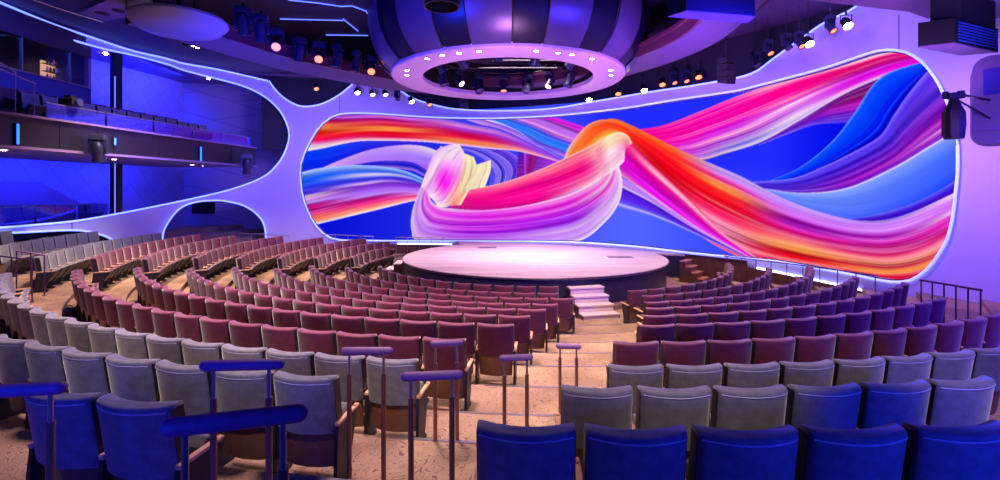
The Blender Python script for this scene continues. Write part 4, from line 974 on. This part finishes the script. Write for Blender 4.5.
for (px, py) in ((477.5, 49.5), (538, 49), (561, 51), (575.5, 53), (594, 58), (611, 70), (611, 75), (456, 51), (439, 54), (426, 58), (407, 70), (407, 75)):
    p = at(px, py, KZ - 0.001); v = Vector((p.x - KX, p.y - KY, 0)); v = v.normalized() * min(max(v.length, 3.6), 4.15)
    dl.append((math.atan2(v.x, -v.y), (KX + v.x, KY + v.y, KZ - 0.001)))
for i, (an, p) in enumerate(sorted(dl)):
    downlight(p, 'bright warm downlight in the canopy ring, %s going round from the balcony side' % ordinal(i + 1), 0.075)
# trusses inside the canopy
tr = empty('lighting_truss', (KX, KY, KZ + 0.75)); tag(tr, 'black ladder truss crossing inside the canopy ring', 'truss')
for y in (-1.2, 0.0, 1.2):
    L_ = math.sqrt(3.2 ** 2 - y * y)
    for z in (0, 0.3):
        m = MB(); m.tube([(-L_, y, z), (L_, y, z)], 0.03, 6); m.build('chord', M_DARK, tr)
    m = MB()
    for i in range(20):
        x = -L_ + 2 * L_ * i / 20; m.tube([(x, y, 0.0 if i % 2 else 0.3), (x + 2 * L_ / 20, y, 0.3 if i % 2 else 0.0)], 0.012, 5)
    m.build('lacing', M_DARK, tr)
hoop = MB(); hoop.tube([(2.72 * math.cos(a), 2.72 * math.sin(a), 0.13) for a in np.linspace(0, 2 * PI, 48, endpoint=False)], 0.03, 6, closed=True); hoop.build('hoop', M_DARK, tr)

# ------------------------------------------------------------------ stage lights
M_HEAD = mat('fixture_body', (42, 42, 70), 0.35, 0.2)
def moving_head(name, p, tilt, pan, label, group, lens=None, sc=1.0):
    o = empty(name, p, pan); o.scale = (sc, sc, sc); tag(o, label, 'stage light', group)
    MB().box((0, 0, -0.03), (0.05, 0.05, 0.10)).build('clamp', M_DARK, o)
    MB().box((0, 0, -0.14), (0.34, 0.28, 0.14), taper=0.9).build('base', M_HEAD, o, bevel=0.012)
    m = MB()
    for sx in (-1, 1): m.box((sx * 0.17, 0, -0.36), (0.035, 0.13, 0.36))
    m.box((0, 0, -0.22), (0.36, 0.15, 0.04)); m.build('yoke', M_HEAD, o)
    M = Matrix.Translation((0, 0, -0.46)) @ Matrix.Rotation(tilt, 4, 'X')
    m = MB(); m.lathe([(0.0, 0.24), (0.08, 0.23), (0.125, 0.16), (0.135, 0.0), (0.125, -0.16), (0.145, -0.22), (0.145, -0.27), (0.12, -0.27), (0.115, -0.25), (0, -0.25)], 16, M); h = m.build('head', M_HEAD, o, smooth=True)
    m = MB(); m.lathe([(0.0, -0.262), (0.07, -0.258), (0.112, -0.252)], 14, M); m.build('lens', lens or mat('dark_lens', (60, 60, 110), 0.1), h, smooth=True)
    return o
def par_can(name, p, tilt, pan, label, group, lens):
    o = empty(name, p, pan); tag(o, label, 'stage light', group)
    MB().box((0, 0, -0.05), (0.04, 0.04, 0.16)).build('clamp', M_DARK, o)
    m = MB()
    for sx in (-1, 1): m.box((sx * 0.15, 0, -0.24), (0.012, 0.04, 0.26))
    m.box((0, 0, -0.12), (0.31, 0.04, 0.012)); m.build('bracket', M_DARK, o)
    M = Matrix.Translation((0, 0, -0.33)) @ Matrix.Rotation(tilt, 4, 'X')
    m = MB(); m.lathe([(0.0, 0.2), (0.06, 0.19), (0.11, 0.08), (0.13, -0.05), (0.14, -0.2), (0.13, -0.2), (0.12, -0.12), (0, -0.12)], 16, M); h = m.build('can', M_BLACK, o, smooth=True)
    m = MB(); m.lathe([(0.0, -0.17), (0.06, -0.165), (0.118, -0.15)], 14, M); m.build('lens', lens, h, smooth=True)
    return o
g1 = 'moving lights on the balcony-side ring'
for i, (px, py, w) in enumerate(((243, 12, 0), (261, 20, 0), (277, 34, 1), (300, 44, 0), (319, 48, 1), (338, 51, 0), (357, 57, 0), (371, 62, 1))):
    p = at(px, py - 8, 9.0)
    moving_head('moving_head', p, 0.25 if not w else -0.9, 0.3 if w else 0.3 * i, ('blue moving head light, unlit, %s along the ring from the balcony' if not w else 'moving head light with an orange lens, %s along the ring from the balcony') % ordinal(i + 1), g1, M_WARM if w else None, 1.25)
RZ = 9.2
g2 = 'wall-wash lights above the screen'
for i, (px, py, lens, kind, wd) in enumerate(((316, 80, M_WARM, 0, 'warm can light hanging in the scalloped gap'), (357, 84, M_LAMP, 0, 'tiny bright can light where scallop meets the wall'), (385, 86, M_PINKL, 0, 'pink-lit can light below the ring, third of the cluster by the canopy'), (372, 86, M_PINKL, 0, 'pink-lit can light below the ring, second of the cluster by the canopy'), (397, 89, None, 1, 'dark moving light beside the pink can cluster'), (411, 93, M_LAMP, 0, 'white can light under the canopy edge'), (429, 96, M_WARM, 0, 'orange-lit can light just under the canopy edge'),
        (644, 80, M_LAMP, 0, 'starry white can light alone in the dark gap'), (618, 84, M_WARM, 0, 'orange can light behind the canopy edge'), (589, 90, M_LAMP, 0, 'white can light behind the far canopy ring'), (662, 74, M_WARM, 0, 'warm can light, first of the row beside the speaker stack'), (673, 70, M_WARM, 1, 'moving light, second of the row beside the speaker stack'), (685, 68, M_WARM, 1, 'moving light, third of the row beside the speaker stack'), (698, 66, M_WARM, 0, 'warm can light, last of the row beside the speaker stack'),
        (755, 50, None, 1, 'dark moving light under the violet soffit, lowest of the run'), (768, 38, M_WARM, 1, 'gold moving light under the violet soffit, second of the run'), (786, 32, None, 1, 'dark moving light under the violet soffit, third of the run'), (799, 30, M_WARM, 1, 'copper-edged moving light under the violet soffit, fourth of the run'), (808, 30, M_LAMP, 0, 'white can light under the violet soffit, fifth of the run'), (830, 14, M_WARM, 1, 'orange moving light under the violet soffit, near the wall crest'), (846, 11, M_LAMP, 0, 'white can light under the violet soffit at the wall crest'))):
    k = (px - UX) / FOC; s, z = wall_sz(px, py); xw, yw = wall_xy(s, 0.9 if px >= 740 else (0.45 if 560 < px < 650 else 0.75))
    yd = yw; p = atd(px, py, yd)
    if px >= 740: p = atd(px, py, yd - 0.6)
    if kind: moving_head('moving_head', p, -0.6, 0.3 if px > 500 else 0.5, wd, g2, lens, 0.8)
    else: par_can('can_light', p, 0.7, (2.6 if px > 500 else -2.6) + (0 if px < 500 else 0.4), wd, g2, lens)
    # pipe that carries it
    dr = MB(); top = 9.22 - p.z
    rt = bpy.data.objects[-1] if False else None
    c_ = [o for o in COL.objects if o.get('label') == wd][0]
    sc_ = c_.scale[0]
    if 560 < px < 650:
        wx, wy = wall_xy(s, 0.0); dl_ = Matrix.Rotation(-c_.rotation_euler.z, 4, 'Z') @ Vector((wx - p.x, wy - p.y, 0)); dr.tube([(0, 0, 0), tuple(dl_)], 0.012, 6)
    else: dr.tube([(0, 0, 0), (0, 0, max(0.05, top / sc_))], 0.012, 6); dr.build('drop_pipe', M_DARK, c_)
g3 = 'fixtures on the hoop inside the canopy'
for i, ang in enumerate((20, 47, 70, 93, 118, 140, 165, 200, 232, 262, 290, 330)):
    a = math.radians(ang); p = (KX + 2.72 * math.cos(a), KY + 2.72 * math.sin(a), KZ + 0.86)
    lens = (None, M_PINKL, None, M_WARM)[i % 4]
    moving_head('moving_head', p, 0.3 + 0.3 * (i % 3), a + PI / 2, 'moving head light on the canopy hoop, %s going round from the speaker housings' % ordinal(i + 1), g3, lens, 1.1 if i % 2 else 1.3)

# loudspeakers and housings
def speaker_stack(name, p, n, w, d, h, label, pan=0.0, splay=0.06):
    o = empty(name, p, pan); tag(o, label, 'loudspeaker')
    y = 0; z = 0
    for k in range(n):
        m = MB(); m.box((0, y, z - h / 2), (w, d, h * 0.94), rx=splay * k); m.build('cabinet', M_BLACK, o, bevel=0.01)
        m = MB(); m.box((0, y - d / 2 - 0.005, z - h / 2), (w * 0.9, 0.012, h * 0.8), rx=splay * k); m.build('grille', M_DARK, o)
        z -= h; y -= splay * k * h * .5
    m = MB(); m.box((0, 0, 0.03), (w * 0.9, 0.06, 0.05)); m.tube([(0, 0, 0.05), (0, 0, 0.3), (0, 0.7, 0.35)] if name == 'centre_speaker' else [(0, 0, 0.05), (0, 0, 9.22 - p[2])], 0.02, 6); m.build('fly_bar', M_DARK, o)
speaker_stack('line_array_speaker', atd(726, 58, 15.6), 4, 0.42, 0.35, 0.20, 'black line of hanging loudspeakers beside the screen top edge', 0.5)
speaker_stack('centre_speaker', atd(464, 97, 24.15), 2, 0.45, 0.3, 0.28, 'black loudspeaker pair hanging over the middle of the screen', 0)

def housing(name, lo, hi, label, mt_side, mt_under, cat, parts=()):
    o = empty(name, sum((Vector(v) for v in lo), Vector()) / len(lo)); tag(o, label, cat)
    L = [Vector(v) - o.location for v in lo]; H = [Vector(v) - o.location for v in hi]
    m = MB(); m.prism_h((L, H)); m.build('casing', mt_side, o)
    c = sum(L, Vector()) / len(L)
    m = MB(); m.prism_h(([c + (v - c) * 1.0 - Vector((0, 0, .02)) for v in L], [c + (v - c) * 1.0 + Vector((0, 0, .01)) for v in L])); m.build('underside', mt_under, o)
    return o
lo = [at(686, 10, 7.5), at(755, 16, 7.5), at(747, 22.6, 7.5), at(667, 16, 7.5)]
hh = housing('projector_housing', lo, [v + Vector((0, 0, 1.6)) for v in lo], 'boxy dark projector housing with mauve underside hanging beside the canopy', M_NAVY, M_SOFFIT, 'housing')
MB().box((0, 0, 2.4), (0.08, 0.08, 1.65)).build('hanger', M_DARK, hh)
lo = [at(955, 42.5, 6.5), at(998, 51.7, 6.5), at(961, 54.7, 6.5), at(918, 46.7, 6.5)]
h2 = housing('speaker_housing', lo, [v + Vector((0, 0, 0.5)) for v in lo], 'dark boxed loudspeaker housing with blue louvred face high by the side wall', M_BLACK, M_SOFFIT, 'housing')
a_, b_ = lo[0] - h2.location, lo[1] - h2.location
for k in range(7):
    z = 0.06 + k * 0.06; e = (b_ - a_); n_v = Vector((e.y, -e.x, 0)).normalized() * 0.02
    m = MB(); q0 = a_ + e * 0.06 + n_v; q1 = a_ + e * 0.96 + n_v
    m.tube([q0 + Vector((0, 0, z)), q1 + Vector((0, 0, z))], 0.018, 6); m.build('louvre', mat('louvre_blue', (60, 90, 190), 0.35, 0.3), h2)
up = [v + Vector((0.1, 0, 0.5)) for v in lo]; m = MB(); c = sum(up, Vector()) / 4
U = [c + (v - c) * 0.82 - h2.location for v in up]; m.prism_h((U, [v + Vector((0, 0, 0.57)) for v in U])); m.build('upper_box', M_DARK, h2)
m = MB(); m.prism([(6.2, 10.65), (7.8, 11.1), (9.4, 11.5), (10.2, 11.95), (13, 12.6), (13, 4), (6.2, 4)], 7.6, 7.8); tag(m.build('ceiling_side', M_SOFFIT), kind='structure')

# side balcony front near the end of the wall
sb = empty('side_balcony', (9.4, 9.3, 4.4)); tag(sb, 'dark violet side balcony front with rounded lower corner at the wall end', 'balcony')
def rounded(w, h, r, n=6):
    P = []
    for cx, cz, a0 in ((r, r, 180), (w, 0, None), (w, h, None), (r, h - r, 90)):
        if a0 is None: P.append((cx, cz))
        else: P += [(cx + r * math.cos(math.radians(a0 + 90 * i / n)), cz + r * math.sin(math.radians(a0 + 90 * i / n))) for i in range(n + 1)]
    return P
poly = rounded(2.6, 1.72, 0.28)
# corner of the front stands where the sight line at x=972 passes; the front runs away to the side
x0, y0 = (972 - UX) / FOC * 9.9 - 9.4, 9.9 - 9.3
d = Vector((0.75, -0.66, 0)).normalized(); nn = Vector((d.y, -d.x, 0))
lo = [Vector((x0, y0, 0)) + d * u + Vector((0, 0, w)) for u, w in poly]; hi = [v - nn * 0.9 for v in lo]
m = MB(); m.prism_h((lo, hi)); m.build('front', mat('side_front', (78, 58, 104), 0.5), sb)
lo2 = [Vector((x0, y0, 0)) + d * u + nn * 0.012 + Vector((0, 0, w)) for u, w in ((0.16, 0.95), (0.75, 0.98), (0.75, 1.5), (0.16, 1.45))]; hi2 = [v - nn * 0.011 for v in lo2]
m = MB(); m.prism_h((lo2, hi2)); m.build('glass_inset', M_GLASS, sb)
m = MB(); m.tube([Vector((x0, y0, 0)) + d * u + nn * 0.03 + Vector((0, 0, 0.28)) for u in (0.1, 2.5)], 0.02, 6); m.build('moulding', M_SOFFIT, sb)
# lantern on a bracket from the side balcony
ln = empty('bracket_light', atd(954, 96, 9.1)); tag(ln, 'black stage light hanging from a bracket arm beside the screen', 'stage light')
e = Vector((x0, y0, 0)) + Vector((9.4, 9.3, 4.4)) + d * 0.25 + Vector((0, 0, 0.85)) - ln.location
m = MB(); m.tube([(0, 0, 0.05), tuple(e)], 0.022, 8); m.tube([(0.02, 0, -0.05), tuple(e - Vector((0, 0, 0.35)))], 0.018, 8); m.build('arm', M_DARK, ln)
m = MB(); m.box((0, 0, 0), (0.30, 0.14, 0.10)); m.box((-0.16, 0, 0.02), (0.07, 0.07, 0.12)); m.box((0.12, 0, 0.05), (0.09, 0.09, 0.09)); m.build('clamp', M_BLACK, ln, bevel=0.01)
m = MB(); m.lathe([(0.0, -0.78), (0.145, -0.78), (0.17, -0.55), (0.165, -0.3), (0.10, -0.16), (0.06, -0.04), (0, -0.04)], 10); m.build('body', M_BLACK, ln, smooth=True, angle=30)
for k in range(5):
    m = MB(); a = k * 1.25; m.box((0.16 * math.cos(a), 0.16 * math.sin(a), -0.5), (0.02, 0.02, 0.45)); m.build('fin', M_DARK, ln)

# big can pendant overhead
pc = empty('pendant_can', at(442, 7, 5.75)); tag(pc, 'large black cylindrical pendant light overhead near the camera', 'pendant')
m = MB(); m.lathe([(0.215, 0.0), (0.225, 0.03), (0.225, 0.55), (0, 0.57), (0.0, 0.2), (0.18, 0.12), (0.205, 0.0), (0.215, 0.0)], 28); m.build('shade', M_BLACK, pc, smooth=True, angle=35)
m = MB(); m.tube([(0.214 * math.cos(a), 0.214 * math.sin(a), 0.0) for a in np.linspace(0, 2 * PI, 32, endpoint=False)], 0.007, 6, closed=True); m.build('rim', M_SOFFIT, pc)
m = MB(); m.tube([(0, 0, 0.55), (0, 0, 4.95)], 0.02, 6); m.build('stem', M_DARK, pc)
m = MB(); m.lathe([(0, 0.13), (0.09, 0.13), (0.1, 0.16)], 16); m.build('bulb', mat('pendant_glow', (255, 220, 235), emit=(190, 130, 170), estr=0.8), pc)

# speaker panel with three round holes, blue pod beside it
sp = empty('ceiling_speaker_panel', (-11.9, 15.0, 8.9)); tag(sp, 'mauve ceiling panel with three dark round speaker holes', 'speaker panel')
C4 = [at(78, 13, 8.9), at(106, 21, 8.9), at(152, 12, 8.9), at(108, 0, 8.9)]
m = MB(); L = [v - sp.location for v in C4]; m.prism_h((L, [v + Vector((0, 0, 0.12)) for v in L])); m.build('panel', M_SOFFIT, sp)
for px, py in ((102.5, 13.5), (119, 10.8), (134.5, 8)):
    p = at(px, py, 8.9) - sp.location; m = MB(); m.lathe([(0.0, -0.008), (0.17, -0.008), (0.20, 0.0)], 18, Matrix.Translation(p)); m.build('speaker_cone', M_BLACK, sp)
MB().box((0, 0, 0.95), (0.1, 0.1, 1.7)).build('hanger', M_DARK, sp)
pod = empty('ceiling_pod', (-8.85, 13.8, 7.95)); tag(pod, 'smooth blue-lit oval pod under the ceiling beside the ring lights', 'ceiling pod')
m = MB(); m.lathe([(0.0, -0.12), (0.6, -0.1), (1.05, 0.0), (1.2, 0.16), (1.2, 0.22), (0, 0.22)], 40, Matrix.Scale(1.15, 4, (0.6, -0.8, 0))); m.build('shell', mat('pod_grey', (120, 120, 160), 0.4), pod, smooth=True)
MB().box((0, 0, 1.48), (0.1, 0.1, 2.54)).build('hanger', M_DARK, pod)
for px, py in ((193, 45.8), (197.5, 47.5)):
    downlight(at(px, py, 8.9) + Vector((0, 0, 0)), 'tiny bright downlight of a close pair under the blue oval pod, %s' % ('upper one' if px < 195 else 'lower one'), 0.06)
m = MB(); q = at(195, 46.6, 8.9); m.box((q.x, q.y, 8.96), (0.7, 0.3, 0.1)); m.box((q.x, q.y, 9.9), (0.06, 0.06, 1.8)); lb = m.build('light_bracket', M_DARK); tag(lb, 'small dark bracket holding the close pair of downlights', 'bracket')

# thin glowing lines on the upper ceiling
n_ = 83
for pts in (((288, 0), (318, 3), (341, 6.5), (352, 6), (366, 11), (374, 23)), ((280, 19), (343, 20.5)), ((326, 35), (368, 35.5)), ((343, 19), (358, 31)), ((374, 0), (383, 14))):
    P = [at(px, py, 10.66) for px, py in pts]; m = MB(); m.tube(P, 0.022, 6); tag(m.build('trim_%d' % n_, M_LEDT), kind='structure'); n_ += 1
for pts in (((28, -2), (66, 11), (103, 22)),):
    P = [at(px, py, 8.6) for px, py in pts]; m = MB(); m.tube(P, 0.015, 6); tag(m.build('trim_%d' % n_, M_STEEL), kind='structure'); n_ += 1
# fixtures on the balcony front
moving_head('moving_head', on_front(98, 0.42) + Vector((0, 0, 5.2)), 0.3, 0.4, 'grey moving head light hanging from the balcony fascia before the pillar', 'lights on the balcony fascia', None, 1.2)
moving_head('moving_head', on_front(247, 0.42) + Vector((0, 0, 5.15)), 0.3, 0.4, 'dark moving head light at the far end of the balcony fascia', 'lights on the balcony fascia', None, 1.3)
pj = empty('follow_spot', on_front(70, -0.15) + Vector((0, 0, 5.9))); tag(pj, 'dark stage projector on the glass balustrade of the upper balcony', 'stage light')
m = MB(); m.box((0, 0, 0.12), (0.42, 0.34, 0.2)); m.build('body', M_BLACK, pj, bevel=0.03)
m = MB(); m.box((0, 0, 0.01), (0.1, 0.1, 0.05)); m.box((0, 0, 0.26), (0.2, 0.18, 0.1)); m.build('mount', M_DARK, pj)
m = MB(); m.lathe([(0.1, 0), (0.11, 0.08), (0, 0.08)], 14, Matrix.Translation((0.21, 0, 0.12)) @ Matrix.Rotation(PI / 2, 4, 'Y')); m.build('lens', mat('dark_lens', (60, 60, 110), 0.1), pj)

# ------------------------------------------------------------------ light
def lamp(kind, name, p, target, rgb, watt, size=1.0, spread=None, size_y=None, spot=None, blend=0.6):
    l = bpy.data.lights.new(name, kind); l.color = rgb; l.energy = watt
    if kind == 'AREA':
        l.size = size
        if size_y: l.shape = 'RECTANGLE'; l.size_y = size_y
        if spread: l.spread = math.radians(spread)
    elif kind == 'SPOT':
        l.spot_size = math.radians(spot or 60); l.spot_blend = blend; l.shadow_soft_size = size
    else: l.shadow_soft_size = size
    o = bpy.data.objects.new(name, l); COL.objects.link(o); o.location = p
    o.rotation_euler = (Vector(target) - Vector(p)).to_track_quat('-Z', 'Y').to_euler()
    return o
WARM = (1.0, 0.74, 0.55); PINK = (1.0, 0.68, 0.70); BLUE = (0.01, 0.03, 1.0); VIO = (0.34, 0.18, 1.0)
lamp('AREA', 'stage_wash', (0.8, 19.3, 8.6), (1.2, 19.5, 0), (1.0, 0.74, 0.88), 520, 4.0, 70)
for i, (x, y, z, tx, ty, w, c) in enumerate(((-6, 9, 8.6, -6.5, 10, 460, PINK), (-1.5, 7, 8.4, -2, 8, 360, PINK), (5.5, 9, 8.4, 5.5, 10, 170, (0.8, 0.5, 1.0)), (-10, 14.5, 8.6, -9.8, 16, 620, WARM), (2.2, 10, 8.4, 2.0, 10.5, 360, WARM), (-6, 19.5, 7.6, -7, 20, 300, WARM), (7.5, 17, 7.6, 7.5, 17.5, 160, WARM))):
    lamp('AREA', 'house_light', (x, y, z), (tx, ty, 0), c, w * 1.35, 1.2, 96)
for x, tx, w, c in ((-3.6, -5.2, 1400, (1, .82, .78)), (-2.6, -3.5, 1600, (1, .82, .76)), (-1.6, -2.0, 1800, (1, .80, .74)), (-0.2, -0.2, 1300, WARM), (1.6, 1.4, 2300, (1, .76, .72)), (3.4, 3.9, 1900, (1, .74, .74)), (5.0, 6.4, 1100, (1, .58, .72))):
    ty = CY - math.sqrt(14.45 ** 2 - (tx - CX) ** 2)
    lamp('SPOT', 'row_spot', (x, ty - 5.4, 8.4), (tx, ty, 1.45), c, w, 0.2, spot=20, blend=0.6)
lamp('AREA', 'blue_wash', (4.6, -1.2, 3.0), (3.5, 3, 1.8), BLUE, 165, 1.5, 110)
lamp('AREA', 'blue_wash', (-2.6, -0.8, 3.2), (-2.2, 3, 1.8), BLUE, 46, 1.0, 100)
lamp('AREA', 'blue_wash', (10, 5, 5.0), (6, 9.5, 1.0), (0.06, 0.02, 1.0), 380, 1.5, 110)
for y in (11.5, 15, 18.5, 22):
    lamp('AREA', 'balcony_cove', (fx(y) - 4.5, y, 4.5), (fx(y) - 6.2, y, 3.4), BLUE, 120, 1.8, 160, 0.3)
for y in (19.8, 22, 24):
    lamp('AREA', 'upper_cove', (-15.6, y, 9.1), (-17.6, y, 7.2), (0.015, 0.025, 1.0), 260, 1.6, 160, 0.3)
lamp('AREA', 'booth_front', (-13.2, 14.5, 9.0), (-15.4, 15.5, 6.5), (0.02, 0.08, 1.0), 90, 1.5, 150)
lamp('AREA', 'wall_wash', (8.2, 11.6, 6.6), (11.9, 12.4, 2.8), (0.36, 0.16, 1.0), 260, 1.6, 110)
lamp('AREA', 'wall_wash', (8, 13, 8.9), (10.8, 15.0, 8), VIO, 110, 1.5, 150)
lamp('AREA', 'wall_wash', (-6.5, 19, 6.5), (-9.5, 25, 4.5), (0.28, 0.17, 1.0), 320, 1.8, 120)
lamp('AREA', 'wall_wash', (-9.5, 16, 6.0), (-15, 19, 3.0), (0.2, 0.14, 1.0), 110, 1.8, 120)
lamp('AREA', 'canopy_fill', (-5, 10, 6.5), (0, 17, 9.5), BLUE, 260, 2.0, 100)
lamp('AREA', 'canopy_fill', (5.5, 11, 6.5), (1, 16, 9.5), (0.05, 0.03, 1.0), 160, 2.0, 100)
lamp('AREA', 'ring_fill', (0.3, 19.5, 3.2), (0.3, 19.5, 8), (0.8, 0.3, 1.0), 90, 5.0, 120)  # added lamp standing in for screen light bounced onto the canopy ring
lamp('AREA', 'canopy_fill', (0.3, 12.0, 5.0), (0.3, 14.8, 8.4), (0.95, 0.4, 0.9), 70, 1.5, 100)  # added lamp, no fixture here, lifts the lower canopy panels to mauve
lamp('AREA', 'ring_fill', (4.0, 13.0, 5.6), (6.0, 16.5, 8.1), (0.42, 0.16, 1.0), 300, 1.0, 110)  # unseen lamp added to turn this side of the ceiling ring lavender
lamp('AREA', 'ring_fill', (-6.5, 13.0, 5.5), (-8.0, 17.0, 8.2), BLUE, 260, 1.0, 120)  # unseen lamp added to tint the balcony side of the ring blue

lamp('AREA', 'side_fill', (7.0, 6.0, 4.3), (9.8, 9.8, 5.6), (0.34, 0.16, 1.0), 60, 1.0, 90)  # lamp added to light the side balcony front violet
lamp('AREA', 'side_fill', (8.5, 9.5, 5.2), (8.8, 10.8, 7.6), (0.55, 0.22, 1.0), 45, 1.0, 130)  # unseen lamp added below the side soffit to colour it violet
lamp('AREA', 'louvre_fill', (10.8, 8.2, 6.0), (10.0, 10.5, 6.8), (0.05, 0.12, 1.0), 18, 0.4, 90)  # small added lamp that makes the louvres show blue
lamp('SPOT', 'arch_spot', (-4.2, 11.5, 8.4), (-13.2, 15.4, 1.9), (1, .80, .70), 4200, 0.25, spot=34, blend=0.7)
w = bpy.data.worlds.new('dim_room'); S.world = w; w.use_nodes = True
w.node_tree.nodes['Background'].inputs[0].default_value = (0.16, 0.10, 0.55, 1); w.node_tree.nodes['Background'].inputs[1].default_value = 0.10

S.view_settings.view_transform = 'Standard'; S.view_settings.look = 'None'; S.view_settings.exposure = 0.0; S.view_settings.gamma = 1.0
S.view_settings.use_curve_mapping = False
